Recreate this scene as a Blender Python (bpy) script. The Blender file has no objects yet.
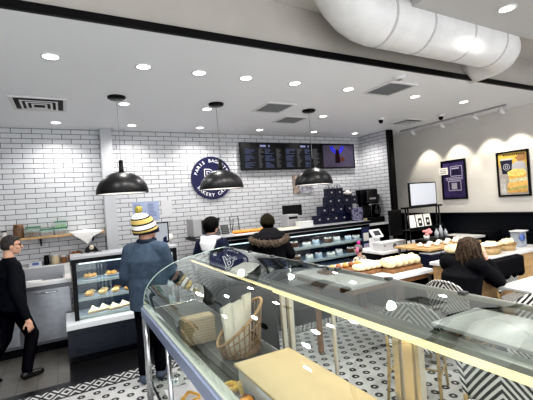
import bpy, bmesh, math, random
from mathutils import Vector, Matrix, Euler
random.seed(7)
PI = math.pi
S = bpy.context.scene
COL = S.collection
H = 1.8                                    # camera height

# ------------------------------------------------------------------ materials
MATS = {}
def new_mat(name):
    m = bpy.data.materials.new(name); m.use_nodes = True
    nt = m.node_tree; nt.nodes.clear()
    out = nt.nodes.new('ShaderNodeOutputMaterial')
    return m, nt, out

def _m0(name, col, rough=.5, metal=0., emit=None, estr=0., noise=0., nscale=30., bump=0., spec=.5, coat=0.):
    if name in MATS: return MATS[name]
    m, nt, out = new_mat(name)
    b = nt.nodes.new('ShaderNodeBsdfPrincipled')
    nt.links.new(b.outputs[0], out.inputs[0])
    c = (*col, 1)
    b.inputs['Base Color'].default_value = c
    b.inputs['Roughness'].default_value = rough
    b.inputs['Metallic'].default_value = metal
    b.inputs['Specular IOR Level'].default_value = spec
    b.inputs['Coat Weight'].default_value = coat
    if emit: 
        b.inputs['Emission Color'].default_value = (*emit, 1); b.inputs['Emission Strength'].default_value = estr
    if noise or bump:
        tc = nt.nodes.new('ShaderNodeTexCoord'); n = nt.nodes.new('ShaderNodeTexNoise')
        n.inputs['Scale'].default_value = nscale; n.inputs['Detail'].default_value = 4
        nt.links.new(tc.outputs['Object'], n.inputs['Vector'])
        if noise:
            r = nt.nodes.new('ShaderNodeValToRGB')
            r.color_ramp.elements[0].position = .3; r.color_ramp.elements[1].position = .7
            r.color_ramp.elements[0].color = tuple(max(0, x*(1-noise)) for x in col)+(1,)
            r.color_ramp.elements[1].color = tuple(min(1, x*(1+noise)) for x in col)+(1,)
            nt.links.new(n.outputs['Fac'], r.inputs[0]); nt.links.new(r.outputs[0], b.inputs['Base Color'])
        if bump:
            bp = nt.nodes.new('ShaderNodeBump'); bp.inputs['Strength'].default_value = bump
            bp.inputs['Distance'].default_value = .01
            nt.links.new(n.outputs['Fac'], bp.inputs['Height']); nt.links.new(bp.outputs[0], b.inputs['Normal'])
    MATS[name] = m
    return m

def mat(name, col, rough=.5, *a, **k):
    if rough >= .7: k.setdefault('spec', .15)
    if max(col) < .02 and rough > .3: k.setdefault('spec', .25)
    return _m0(name, col, rough, *a, **k)

class NB:
    """tiny expression builder on a node tree"""
    def __init__(s, nt): s.nt = nt
    def m(s, op, a, b=0.0, c=None):
        n = s.nt.nodes.new('ShaderNodeMath'); n.operation = op
        for i, x in enumerate((a, b, c)):
            if x is None: continue
            if isinstance(x, (int, float)): n.inputs[i].default_value = x
            else: s.nt.links.new(x, n.inputs[i])
        return n.outputs[0]
    def xyz(s):
        tc = s.nt.nodes.new('ShaderNodeTexCoord'); sp = s.nt.nodes.new('ShaderNodeSeparateXYZ')
        s.nt.links.new(tc.outputs['Object'], sp.inputs[0]); return sp.outputs
    def mix(s, fac, a, b):
        n = s.nt.nodes.new('ShaderNodeMix'); n.data_type = 'RGBA'
        if isinstance(fac, (int, float)): n.inputs[0].default_value = fac
        else: s.nt.links.new(fac, n.inputs[0])
        for i, x in ((6, a), (7, b)):
            if isinstance(x, tuple): n.inputs[i].default_value = (*x, 1)
            else: s.nt.links.new(x, n.inputs[i])
        return n.outputs[2]

def patt(name, fn, rough=.5, spec=.5, emit=0.):
    """fn(nb, x, y, z, nt) -> colour socket"""
    if name in MATS: return MATS[name]
    m, nt, out = new_mat(name); nb = NB(nt)
    b = nt.nodes.new('ShaderNodeBsdfPrincipled'); nt.links.new(b.outputs[0], out.inputs[0])
    b.inputs['Roughness'].default_value = rough; b.inputs['Specular IOR Level'].default_value = spec
    x, y, z = nb.xyz()
    c = fn(nb, x, y, z, nt); nt.links.new(c, b.inputs['Base Color'])
    if emit:
        nt.links.new(c, b.inputs['Emission Color']); b.inputs['Emission Strength'].default_value = emit
    MATS[name] = m
    return m

def glass(name, tint, base, power=1.0, rough=0.01, expo=4.0):
    """thin sheet glass: fresnel mix of clear and mirror"""
    m, nt, out = new_mat(name)
    tr = nt.nodes.new('ShaderNodeBsdfTransparent'); tr.inputs[0].default_value = (*tint, 1)
    gl = nt.nodes.new('ShaderNodeBsdfGlossy'); gl.inputs['Roughness'].default_value = rough
    gl.inputs[0].default_value = (.95, 1, .97, 1)
    lw = nt.nodes.new('ShaderNodeLayerWeight'); lw.inputs['Blend'].default_value = .5
    nb = NB(nt)
    p = nb.m('POWER', lw.outputs['Facing'], expo)
    fac = nb.m('MINIMUM', nb.m('ADD', nb.m('MULTIPLY', p, power), base), .95)
    mx = nt.nodes.new('ShaderNodeMixShader')
    nt.links.new(fac, mx.inputs[0]); nt.links.new(tr.outputs[0], mx.inputs[1]); nt.links.new(gl.outputs[0], mx.inputs[2])
    nt.links.new(mx.outputs[0], out.inputs[0])
    MATS[name] = m
    return m

def emis(name, col, strength):
    if name in MATS: return MATS[name]
    m, nt, out = new_mat(name)
    e = nt.nodes.new('ShaderNodeEmission'); e.inputs[0].default_value = (*col, 1); e.inputs[1].default_value = strength
    nt.links.new(e.outputs[0], out.inputs[0]); MATS[name] = m
    return m

black = mat('black_paint', (.006, .006, .007), .45)
blackm = mat('black_metal', (.012, .012, .013), .35, .3)
white = mat('white_paint', (.72, .72, .72), .5)
whiteplastic = mat('white_plastic', (.75, .75, .75), .35)
whitetop = mat('white_stone_top', (.74, .74, .73), .3, noise=.06, nscale=8)
navy = mat('navy_paint', (.006, .008, .022), .45)
chrome = mat('brushed_chrome', (.62, .63, .65), .22, 1.)
steel = mat('stainless_steel', (.33, .34, .36), .32, .95, noise=.1, nscale=12)
wood = mat('pale_wood', (.52, .34, .17), .55, noise=.2, nscale=18)
woodd = mat('brown_wood', (.24, .12, .05), .55, noise=.25, nscale=18)
cream = mat('cream_board', (.6, .47, .3), .6, noise=.04, nscale=5)
wicker = mat('wicker', (.32, .2, .1), .7, noise=.35, nscale=60, bump=.4)
greyp = mat('grey_plastic', (.3, .3, .31), .45)
crust = mat('golden_crust', (.62, .33, .1), .6, noise=.4, nscale=35, bump=.5)
creambread = mat('pale_bread', (.85, .72, .47), .7, noise=.2, nscale=25, bump=.5)
darkcrust = mat('dark_crust', (.3, .12, .04), .6, noise=.4, nscale=40, bump=.4)
icing = mat('white_icing', (.88, .87, .85), .45, noise=.05, nscale=30, bump=.3)
lettuce = mat('lettuce', (.3, .5, .12), .6, noise=.4, nscale=60)
skin = mat('skin', (.6, .36, .26), .55, noise=.06, nscale=20)
paper = mat('white_paper', (.82, .8, .75), .7, noise=.04, nscale=9)
glass_case = glass('display_glass', (.93, .96, .94), .05, .9)
glass_big = glass('curved_glass', (.80, .85, .82), .07, .95, .01, 3.0)
glass_top = glass('top_glass', (.5, .55, .52), .11, .95, .012, 2.4)
glass_dark = glass('smoked_glass', (.06, .065, .06), .08, .5)
clear_plastic = glass('clear_plastic', (.86, .92, .9), .06, .5, .1)
led_mat = emis('warm_led', (1., .87, .5), 1.75)
lamp_mat = emis('downlight_glow', (1., .98, .95), 9.)

# ------------------------------------------------------------------ mesh helpers
class MB:
    def __init__(s): s.v = []; s.f = []
    def add(s, vs, fs):
        o = len(s.v); s.v += [tuple(p) for p in vs]; s.f += [tuple(i+o for i in q) for q in fs]; return s
    def box(s, x0, x1, y0, y1, z0, z1):
        vs = [(x, y, z) for z in (z0, z1) for y in (y0, y1) for x in (x0, x1)]
        return s.add(vs, [(0, 2, 3, 1), (4, 5, 7, 6), (0, 1, 5, 4), (2, 6, 7, 3), (0, 4, 6, 2), (1, 3, 7, 5)])
    def rbox(s, c, size, M):
        hx, hy, hz = (q/2 for q in size)
        vs = [Vector(c)+M@Vector((x, y, z)) for z in (-hz, hz) for y in (-hy, hy) for x in (-hx, hx)]
        return s.add(vs, [(0, 2, 3, 1), (4, 5, 7, 6), (0, 1, 5, 4), (2, 6, 7, 3), (0, 4, 6, 2), (1, 3, 7, 5)])
    def rings(s, rings, cap=True, closed=False):
        n = len(rings[0]); o = []; fs = []
        for r in rings: o += r
        k = len(rings)
        for i in range(k if closed else k-1):
            j = (i+1) % k
            for a in range(n):
                b = (a+1) % n
                fs.append((i*n+a, i*n+b, j*n+b, j*n+a))
        if cap and not closed:
            fs.append(tuple(range(n-1, -1, -1))); fs.append(tuple((k-1)*n+a for a in range(n)))
        return s.add(o, fs)
    def lathe(s, prof, c=(0, 0, 0), n=24, cap=True):
        return s.rings([[(c[0]+r*math.cos(2*PI*a/n), c[1]+r*math.sin(2*PI*a/n), c[2]+z) for a in range(n)] for r, z in prof], cap)
    def tube(s, path, r, n=8, closed=False):
        pts = [Vector(p) for p in path]; rs = r if isinstance(r, (list, tuple)) else [r]*len(pts)
        rings = []; prev = None
        for i, p in enumerate(pts):
            if closed: t = pts[(i+1) % len(pts)]-pts[i-1]
            else: t = pts[min(i+1, len(pts)-1)]-pts[max(i-1, 0)]
            t.normalize()
            if prev is None:
                a = Vector((0, 0, 1)) if abs(t.z) < .9 else Vector((1, 0, 0))
                u = t.cross(a).normalized()
            else:
                u = (prev-t*prev.dot(t)).normalized()
            prev = u; w = t.cross(u)
            rings.append([tuple(p+rs[i]*(u*math.cos(2*PI*k/n)+w*math.sin(2*PI*k/n))) for k in range(n)])
        return s.rings(rings, True, closed)
    def ell(s, c, r, n=14, m=9, M=None):
        rings = []
        for i in range(1, m):
            ph = PI*i/m
            rings.append([Vector((r[0]*math.sin(ph)*math.cos(2*PI*a/n), r[1]*math.sin(ph)*math.sin(2*PI*a/n), -r[2]*math.cos(ph))) for a in range(n)])
        if M: rings = [[M@p for p in q] for q in rings]
        C = Vector(c); T = Vector((0, 0, r[2])); T = M@T if M else T
        o = len(s.v)
        s.rings([[tuple(C+p) for p in q] for q in rings], False)
        k = len(rings)
        s.v += [tuple(C-T), tuple(C+T)]
        b, t = o+k*n, o+k*n+1
        for a in range(n):
            s.f.append((b, o+(a+1) % n, o+a)); s.f.append((t, o+(k-1)*n+a, o+(k-1)*n+(a+1) % n))
        return s
    def cap(s, p0, r0, p1, r1, n=12):
        s.tube([p0, p1], [r0, r1], n); s.ell(p0, (r0,)*3, n, 7); s.ell(p1, (r1,)*3, n, 7); return s
    def poly(s, pts): return s.add(pts, [tuple(range(len(pts)))])
    def prism(s, pts, d):
        """extrude polygon (3D pts) by vector d"""
        d = Vector(d); n = len(pts); vs = [Vector(p) for p in pts]+[Vector(p)+d for p in pts]
        fs = [tuple(range(n-1, -1, -1)), tuple(range(n, 2*n))]+[(a, (a+1) % n, n+(a+1) % n, n+a) for a in range(n)]
        return s.add(vs, fs)
    def mesh(s, name):
        me = bpy.data.meshes.new(name); me.from_pydata(s.v, [], s.f); me.update()
        bm = bmesh.new(); bm.from_mesh(me); bmesh.ops.recalc_face_normals(bm, faces=bm.faces); bm.to_mesh(me); bm.free()
        return me
    def build(s, name, m, parent=None, smooth=False, bevel=0., world=True, **k):
        return link(name, s.mesh(name), m, parent, smooth, bevel, world, **k)

def root_of(o):
    while o.parent: o = o.parent
    return o

def link(name, me, m, parent=None, smooth=False, bevel=0., world=True, label=None, cat=None, group=None, kind=None):
    o = bpy.data.objects.new(name, me); COL.objects.link(o)
    me.materials.clear(); me.materials.append(m)
    if parent:
        o.parent = parent
        if world:
            r = root_of(parent); me.transform(Matrix.Translation(-r.location))
    if smooth:
        for p in me.polygons: p.use_smooth = True
    if bevel:
        b = o.modifiers.new('Bevel', 'BEVEL'); b.width = bevel; b.segments = 2; b.limit_method = 'ANGLE'; b.angle_limit = .6
    tag(o, label, cat, group, kind)
    return o

def tag(o, label=None, cat=None, group=None, kind=None):
    if label: o['label'] = label
    if cat: o['category'] = cat
    if group: o['group'] = group
    if kind: o['kind'] = kind
    return o

def thing(name, label, cat, loc=(0, 0, 0), group=None, rz=0.):
    o = bpy.data.objects.new(name, None); COL.objects.link(o); o.empty_display_size = .1
    o.location = loc; o.rotation_euler = (0, 0, rz)
    return tag(o, label, cat, group)

def kids(o): return list(o.children)
def dup(src, loc, rz=0., label=None, group=None, scale=None):
    def rec(o, par):
        c = o.copy(); COL.objects.link(c); c.parent = par
        for ch in kids(o): rec(ch, c)
        return c
    r = rec(src, None); r.location = loc; r.rotation_euler = (0, 0, rz)
    if label: r['label'] = label
    if group: r['group'] = group
    if scale: r.scale = scale
    return r

def single(mb, name, m, label, cat, loc=(0, 0, 0), group=None, smooth=False, bevel=0., rz=0.):
    """a thing that is one mesh, built in local coordinates"""
    o = link(name, mb.mesh(name), m, None, smooth, bevel)
    o.location = loc; o.rotation_euler = (0, 0, rz)
    return tag(o, label, cat, group)

def struct(name, mb, m, bevel=0.):
    return link(name, mb.mesh(name), m, None, False, bevel, kind='structure')

def baked(o):
    dg = bpy.context.evaluated_depsgraph_get(); dg.update()
    me = bpy.data.meshes.new_from_object(o.evaluated_get(dg)); return me

def solid(mb, name, voxel=.008, smooth=6, decim=0):
    """merge overlapping volumes into one continuous skin"""
    o = bpy.data.objects.new('tmp', mb.mesh('tmp')); COL.objects.link(o)
    r = o.modifiers.new('r', 'REMESH'); r.mode = 'VOXEL'; r.voxel_size = voxel
    if smooth:
        q = o.modifiers.new('s', 'SMOOTH'); q.iterations = smooth; q.factor = .5
    me = baked(o); me.name = name
    bpy.data.objects.remove(o)
    return me

def text_mb(txt, size, spacing=1., bold=0.):
    cu = bpy.data.curves.new('t', 'FONT'); cu.body = txt; cu.size = size; cu.align_x = 'CENTER'; cu.align_y = 'CENTER'
    cu.space_character = spacing; cu.offset = bold
    o = bpy.data.objects.new('t', cu); COL.objects.link(o)
    me = baked(o); bpy.data.objects.remove(o)
    mb = MB(); mb.add([v.co for v in me.vertices], [tuple(p.vertices) for p in me.polygons])
    bpy.data.meshes.remove(me)
    return mb
def place(mb, fn):
    mb.v = [tuple(fn(Vector(p))) for p in mb.v]; return mb

# ------------------------------------------------------------------ camera
cam = bpy.data.cameras.new('camera'); co = bpy.data.objects.new('camera', cam); COL.objects.link(co)
cam.sensor_fit = 'HORIZONTAL'; cam.sensor_width = 36; cam.lens = 36*370/533.; cam.clip_start = .02
YAW, PITCH, ROLL = math.radians(28.6), math.radians(.3), math.radians(4.)
fw = Vector((math.sin(YAW)*math.cos(PITCH), math.cos(YAW)*math.cos(PITCH), math.sin(PITCH)))
rt = Vector((math.cos(YAW), -math.sin(YAW), 0)); up = rt.cross(fw)
R = rt*math.cos(ROLL)-up*math.sin(ROLL); U = rt*math.sin(ROLL)+up*math.cos(ROLL)
co.matrix_world = Matrix(((R.x, U.x, -fw.x, 0), (R.y, U.y, -fw.y, 0), (R.z, U.z, -fw.z, H), (0, 0, 0, 1)))
S.camera = co

# ------------------------------------------------------------------ the shell
WY, WX, CZ, TY = 6.48, 6.95, 3.14, 2.81
def brick(name, axis):
    def fn(nb, x, y, z, nt):
        u = x if axis == 'x' else y
        cv = nt.nodes.new('ShaderNodeCombineXYZ')
        nt.links.new(nb.m('ADD', u, 20.13), cv.inputs[0]); nt.links.new(nb.m('ADD', z, 4.016), cv.inputs[1])
        b = nt.nodes.new('ShaderNodeTexBrick'); nt.links.new(cv.outputs[0], b.inputs['Vector'])
        b.inputs['Scale'].default_value = 1.; b.inputs['Brick Width'].default_value = .26; b.inputs['Row Height'].default_value = .0745
        b.inputs['Mortar Size'].default_value = .0042; b.inputs['Mortar Smooth'].default_value = .1
        b.inputs['Color1'].default_value = (.63, .635, .65, 1); b.inputs['Color2'].default_value = (.57, .575, .59, 1)
        b.inputs['Mortar'].default_value = (.07, .07, .075, 1)
        return b.outputs['Color']
    return patt(name, fn, .3, .4)
def plaster(nb, x, y, z, nt):
    n = nt.nodes.new('ShaderNodeTexNoise'); n.inputs['Scale'].default_value = 5; n.inputs['Detail'].default_value = 8
    n.inputs['Roughness'].default_value = .65
    return nb.mix(n.outputs['Fac'], (.62, .595, .55), (.8, .775, .73))
def mosaic(nb, x, y, z, nt):
    # white mosaic with rows of small black flower rings
    px, py = .142, .255
    def dist(ox, oy):
        u = nb.m('MULTIPLY', nb.m('SUBTRACT', nb.m('FRACT', nb.m('ADD', nb.m('DIVIDE', x, px), ox)), .5), px)
        v = nb.m('MULTIPLY', nb.m('SUBTRACT', nb.m('FRACT', nb.m('ADD', nb.m('DIVIDE', y, py), oy)), .5), py)
        return nb.m('SQRT', nb.m('ADD', nb.m('MULTIPLY', u, u), nb.m('MULTIPLY', v, v)))
    d = nb.m('MINIMUM', dist(.27, .18), dist(.77, .68))
    ring = nb.m('MULTIPLY', nb.m('LESS_THAN', d, .037), nb.m('GREATER_THAN', d, .0125))
    vo = nt.nodes.new('ShaderNodeTexVoronoi'); vo.feature = 'DISTANCE_TO_EDGE'; vo.inputs['Scale'].default_value = 38
    vo.inputs['Randomness'].default_value = .15
    tc = nt.nodes.new('ShaderNodeTexCoord'); nt.links.new(tc.outputs['Object'], vo.inputs['Vector'])
    g = nb.m('LESS_THAN', vo.outputs['Distance'], .05)
    base = nb.mix(nb.m('MULTIPLY', g, .5), (.5, .5, .495), (.24, .24, .24))
    return nb.mix(ring, base, (.02, .02, .022))
BY0, BY1 = 4.25, 4.53
def diamond(nb, x, y, z, nt):
    u = nb.m('ABSOLUTE', nb.m('SUBTRACT', nb.m('FRACT', nb.m('ADD', nb.m('DIVIDE', x, .15), .13)), .5))
    v = nb.m('ABSOLUTE', nb.m('SUBTRACT', nb.m('DIVIDE', nb.m('SUBTRACT', y, BY0+.03), BY1-BY0-.06), .5))
    d = nb.m('ADD', nb.m('MULTIPLY', u, 2), nb.m('MULTIPLY', v, 2))
    st = nb.m('FRACT', nb.m('MULTIPLY', d, 1.3))
    w = nb.m('GREATER_THAN', st, .5)
    w = nb.m('MULTIPLY', w, nb.m('LESS_THAN', v, .5))
    return nb.mix(w, (.015, .015, .016), (.5, .5, .495))
def planktile(nb, x, y, z, nt):
    cv = nt.nodes.new('ShaderNodeCombineXYZ')
    nt.links.new(nb.m('ADD', y, 10.), cv.inputs[0]); nt.links.new(nb.m('ADD', x, 10.06), cv.inputs[1])
    b = nt.nodes.new('ShaderNodeTexBrick'); nt.links.new(cv.outputs[0], b.inputs['Vector'])
    b.inputs['Scale'].default_value = 1.; b.inputs['Brick Width'].default_value = .6; b.inputs['Row Height'].default_value = .19
    b.inputs['Mortar Size'].default_value = .005
    b.inputs['Color1'].default_value = (.115, .11, .1, 1); b.inputs['Color2'].default_value = (.085, .082, .076, 1)
    b.inputs['Mortar'].default_value = (.025, .025, .024, 1)
    w = nt.nodes.new('ShaderNodeTexNoise'); w.inputs['Scale'].default_value = 3; w.inputs['Detail'].default_value = 5
    mp = nt.nodes.new('ShaderNodeMapping'); mp.inputs['Scale'].default_value = (1, 6, 1)
    tc = nt.nodes.new('ShaderNodeTexCoord'); nt.links.new(tc.outputs['Object'], mp.inputs[0]); nt.links.new(mp.outputs[0], w.inputs['Vector'])
    return nb.mix(nb.m('MULTIPLY', w.outputs['Fac'], .55), b.outputs['Color'], (.17, .165, .15))

struct('floor', MB().box(-4, WX, -3, 4.25, -.1, 0), patt('mosaic', mosaic, .3))
struct('trim_1', MB().box(-4, WX, BY0, BY1, -.1, .0), patt('diamond_border', diamond, .3))
struct('trim_2', MB().box(-.06, WX, BY1, 5.2, -.1, 0.), mat('black_tile', (.012, .012, .013), .3))
struct('trim_3', MB().box(-4, -.06, BY1, BY1+.1, -.1, 0.), mat('black_tile', (.012, .012, .013), .3))
struct('floor_tiles', MB().box(-4, -.06, BY1+.1, WY, -.1, 0.).box(-.06, WX, 5.2, WY, -.1, 0), patt('plank_tile', planktile, .35))
struct('wall_back', MB().box(-4.1, WX, WY, WY+.12, -.1, 3.8), brick('brick_back', 'x'))
struct('wall_return', MB().box(6.06, 6.16, 5.62, WY, 0, CZ), brick('brick_return', 'y'))
struct('trim_4', MB().box(6.04, 6.18, 5.55, 5.62, 0, CZ), black, .004)
struct('wall_right', MB().box(WX, WX+.12, -3, WY+.12, -.1, 3.8), patt('plaster', plaster, .75))
struct('wall_left', MB().box(-4.12, -4, -3, WY+.12, -.1, 3.8), white)
wb = MB().box(WX-.05, WX, -1, WY, 0, 1.29)
struct('trim_5', wb, navy if False else mat('black_panel', (.006, .007, .01), .5))
wm = MB().box(WX-.075, WX-.0, -1, WY, 1.29, 1.32)
for k in range(9):
    y0 = -.9+k*.8
    for a, b, c, d in ((y0, y0+.62, .95, .975), (y0, y0+.62, .35, .375), (y0, y0+.025, .35, .975), (y0+.595, y0+.62, .35, .975)):
        wm.box(WX-.062, WX-.05, a, b, c, d)
struct('trim_6', wm, mat('black_moulding', (.012, .013, .017), .4))
ceilw = mat('ceiling_white', (.84, .85, .87), .55)
struct('ceiling', MB().box(-4, WX, TY, WY, CZ, CZ+.06), ceilw)
struct('trim_7', MB().box(-4, WX, TY-.03, TY, CZ-.002, CZ+.058).box(WX-.03, WX, -3, TY-.03, CZ-.002, CZ+.058), black)
fascia = mat('fascia_beige', (.5, .475, .435), .7, noise=.04, nscale=4)
struct('wall_fascia', MB().box(-4, WX, TY, TY+.06, CZ+.06, 3.7), fascia)
struct('ceiling_upper', MB().box(-4, WX, -3, TY, 3.58, 3.7), mat('upper_ceiling', (.6, .58, .55), .7))
struct('ceiling_soffit', MB().box(2.74, WX, -3, 2.15, 3.4, 3.58), mat('soffit_paint', (.52, .51, .5), .7))
struct('trim_8', MB().box(.55, .72, 6.32, WY, 0, CZ), mat('column_grey', (.5, .51, .53), .5), .006)
bs = MB().box(-4, -.62, WY-.02, WY, 0, .1)

# duct: rises at the left, runs beside the fascia, turns into it at the right
def bend(c, a0, a1, r, ax, ay, n=8):
    return [Vector(c)+Vector(ax)*r*math.cos(a0+(a1-a0)*i/n)+Vector(ay)*r*math.sin(a0+(a1-a0)*i/n) for i in range(n+1)]
DY, DZ, DR = 2.38, 3.365, .235
p = [Vector((2.04, DY-.06, 3.95))]
p += bend((2.52, DY, DZ+.45), PI, 1.5*PI, .45, (1, 0, 0), (0, 0, 1), 6)
p += [Vector((3.0, DY, DZ)), Vector((3.5, DY, DZ)), Vector((4.2, DY, DZ))]
p += bend((4.33, DY+.3, DZ), -PI/2, 0, .3, (1, 0, 0), (0, 1, 0), 6)
p += [Vector((4.63, TY+.05, DZ))]
ductm = mat('duct_wrap', (.76, .75, .735), .38, noise=.05, nscale=6, bump=.12)
dt = thing('ventilation_duct', 'large white round air duct under the upper ceiling with an elbow at each end', 'duct', (3.4, DY, DZ))
MB().tube(p, DR, 28).build('duct_pipe', ductm, dt, True)
for q, t in ((Vector((2.56, DY, DZ+.0)), (1, 0, 0)), (Vector((3.05, DY, DZ)), (1, 0, 0)), (Vector((3.65, DY, DZ)), (1, 0, 0)), (Vector((4.2, DY, DZ)), (1, 0, 0))):
    MB().tube([q-Vector(t)*.012, q+Vector(t)*.012], DR+.004, 28).build('seam_band', mat('duct_seam', (.55, .54, .53), .45), dt, True)

# ------------------------------------------------------------------ lights in the ceiling
def lamp(kind, name, loc, energy, col=(1, .96, .92), size=.06, angle=150, rot=None, blend=.8):
    l = bpy.data.lights.new(name, kind); l.energy = energy; l.color = col
    if kind == 'SPOT':
        l.spot_size = math.radians(angle); l.spot_blend = blend; l.shadow_soft_size = size
    elif kind == 'AREA': l.size = size
    else: l.shadow_soft_size = size
    o = bpy.data.objects.new(name, l); COL.objects.link(o); o.location = loc
    if rot is not None: o.rotation_euler = rot
    return o
def make_dl():
    t = thing('recessed_downlight', 'x', 'ceiling light')
    MB().lathe([(.078, 0), (.078, -.008), (.062, -.008), (.058, 0.0)], n=24, cap=False).build('trim_ring', white, t, True, world=False)
    MB().lathe([(.06, -.004), (.0, -.0045)], n=24, cap=False).build('lens', lamp_mat, t, world=False)
    return t
dl0 = make_dl()
rows = [
 ('front row', 3.53, [-.03, .72, 1.26, 1.78, 2.4, 3.2, 4.42, 5.53]),
 ('middle row', 4.83, [.72, 1.8, 3.8]),
 ('row along the brick wall', 6.02, [-.04, .99, 2.09, 3.24, 4.47, 5.55])]
ordn = ['first', 'second', 'third', 'fourth', 'fifth', 'sixth', 'seventh', 'eighth', 'ninth', 'tenth']
used = False
for rn, yy, xs in rows:
    for i, x in enumerate(xs):
        lab = 'round recessed ceiling downlight, %s from the left in the %s' % (ordn[i], rn)
        if rn == 'middle row':
            lab = 'round recessed ceiling downlight just behind the %s pendant lamp canopy' % ['leftmost', 'middle', 'rightmost'][i]
        o = dl0 if not used else dup(dl0, (0, 0, 0)); used = True
        o.location = (x, yy, CZ); o['label'] = lab; o['group'] = 'recessed ceiling downlights'
        lamp('SPOT', 'downlight_lamp', (x, yy, CZ-.03), 50, (1, .97, .94), .05, 150)
o = dup(dl0, (3.62, 1.84, 3.4), label='round recessed downlight in the upper soffit beside the white duct')
o['group'] = 'recessed ceiling downlights'
for x, y in ((3.62, 1.84), (.2, .4), (2.2, -.6), (-1.8, 1.2), (4.8, .6)):  # soffit downlight first; the others are unseen fill added for the near side
    z = 3.4 if x > 2.74 else 3.58
    lamp('SPOT', 'upper_downlight_and_fill', (x, y, z-.03), 230, (1, .97, .93), .06, 150)
# lamps above the duct, grazing its upper side
for x in (2.95, 3.45, 3.95, 4.4):
    lamp('SPOT', 'duct_lamp', (x, 2.22, 3.57), 5, (1, .95, .86), .02, 100, blend=.25)

# pendants
def make_pendant():
    t = thing('pendant_lamp', 'x', 'pendant lamp')
    MB().lathe([(.1, 0), (.1, -.018), (.085, -.03), (.0, -.032)], n=28).build('canopy', blackm, t, True, world=False)
    MB().tube([(0, 0, -.03), (0, 0, -.76)], .004, 6).build('cord', greyp, t, world=False)
    MB().lathe([(.0, -.735), (.024, -.74), (.027, -.85), (.03, -.875), (0, -.876)], n=16).build('socket', blackm, t, True, world=False)
    Rr, hh = .288, .25; pr = []
    for i in range(13):
        a = PI/2*i/12; pr.append((max(.02, Rr*math.sin(a)), -1.125+hh*math.cos(a)))
    pr += [(Rr-.006, -1.128)]
    pr += [(max(.016, (Rr-.008)*math.sin(PI/2*i/12)), -1.127+(hh-.008)*math.cos(PI/2*i/12)) for i in range(12, -1, -1)]
    sh = MB().lathe(pr, n=40, cap=False).build('lamp_shade', mat('matte_black_shade', (.012, .012, .013), .36), t, True, world=False)
    MB().lathe([(Rr-.012, -1.122), (Rr-.03, -1.085), (.1, -.93)], n=32, cap=False).build('shade_lining', mat('white_lining', (.8, .8, .8), .5), sh, True, world=False)
    MB().ell((0, 0, -1.0), (.045, .045, .055)).build('bulb', emis('bulb_glow', (1, .95, .88), 6), t, True, world=False)
    return t
pend = make_pendant()
for i, (x, l) in enumerate(((.6, 'black dome pendant lamp hanging in front of the grey column'),
                            (1.83, 'black dome pendant lamp hanging in front of the round navy wall sign'),
                            (3.32, 'black dome pendant lamp hanging below the menu screens'))):
    o = pend if i == 0 else dup(pend, (0, 0, 0))
    o.location = (x, 4.56, CZ); o['label'] = l; o['group'] = 'dome pendant lamps'
    lamp('POINT', 'pendant_bulb_lamp', (x, 4.56, CZ-1.09), 3, (1, .93, .85), .04)

# air diffusers and grilles
def diffuser(x0, x1, y0, y1, label, conc=True, dark=False):
    t = thing('air_diffuser' if conc else 'return_grille', label, 'ceiling vent', ((x0+x1)/2, (y0+y1)/2, CZ))
    w = .035
    MB().box(x0, x1, y0, y0+w, CZ-.012, CZ).box(x0, x1, y1-w, y1, CZ-.012, CZ).box(x0, x0+w, y0+w, y1-w, CZ-.012, CZ).box(x1-w, x1, y0+w, y1-w, CZ-.012, CZ).build('frame', white, t)
    MB().box(x0+w, x1-w, y0+w, y1-w, CZ-.003, CZ-.001).build('backing', mat('vent_dark', (.05, .05, .05), .7) if conc or dark else mat('grille_grey', (.13, .135, .14), .7), t)
    if conc:
        for k in range(1, 4):
            e = w+k*.055
            mb = MB()
            if x1-x0-2*e < .03 or y1-y0-2*e < .03: break
            s = .024; z0 = CZ-.018-.004*k
            mb.box(x0+e, x1-e, y0+e, y0+e+s, z0, z0+.006).box(x0+e, x1-e, y1-e-s, y1-e, z0, z0+.006).box(x0+e, x0+e+s, y0+e+s, y1-e-s, z0, z0+.006).box(x1-e-s, x1-e, y0+e+s, y1-e-s, z0, z0+.006)
            mb.build('louvre_ring', white, t)
    else:
        mb = MB(); n = 14
        for k in range(n):
            yy = y0+w+(y1-y0-2*w)*(k+.5)/n
            mb.box(x0+w, x1-w, yy-.005, yy+.005, CZ-.009, CZ-.003)
        mb.build('louvres', mat('grille_louvre', (.26, .265, .27), .6), t)
diffuser(-.47, .09, 4.78, 5.36, 'square white four-way air diffuser in the ceiling at the left edge')
diffuser(2.47, 2.93, 4.3, 4.8, 'square grey return air grille nearest the middle pendant canopy', False)
diffuser(3.15, 3.6, 4.95, 5.4, 'smaller grey ceiling grille farther back, near the brick wall', False)
diffuser(3.5, 3.98, 3.12, 3.62, 'large grey return air grille beside the black ceiling edge trim', False)
diffuser(5.58, 6.08, 4.65, 5.1, 'dark ceiling vent in front of the white brick corner', True)
sd = thing('smoke_detector', 'round white smoke detector on the ceiling beside the black edge trim', 'smoke detector', (3.48, 2.97, CZ))
MB().lathe([(.075, 0), (.075, -.02), (.05, -.035), (0, -.036)], n=20).build('housing', white, sd, True, world=False)
MB().lathe([(.03, -.035), (.028, -.041), (0, -.042)], n=14).build('sensor_cap', greyp, sd, True, world=False)
def camera_dome(x, y, label):
    t = thing('security_camera', label, 'security camera', (x, y, CZ))
    MB().lathe([(.06, 0), (.06, -.03), (.045, -.04), (0, -.042)], n=20).build('mount', white, t, True, world=False)
    MB().ell((0, 0, -.055), (.04, .04, .045)).build('lens_dome', black, t, True, world=False)
camera_dome(5.98, 4.26, 'small dome security camera on the ceiling near the track rail')
camera_dome(4.98, 4.72, 'small dome security camera on the ceiling before the brick corner')
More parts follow.
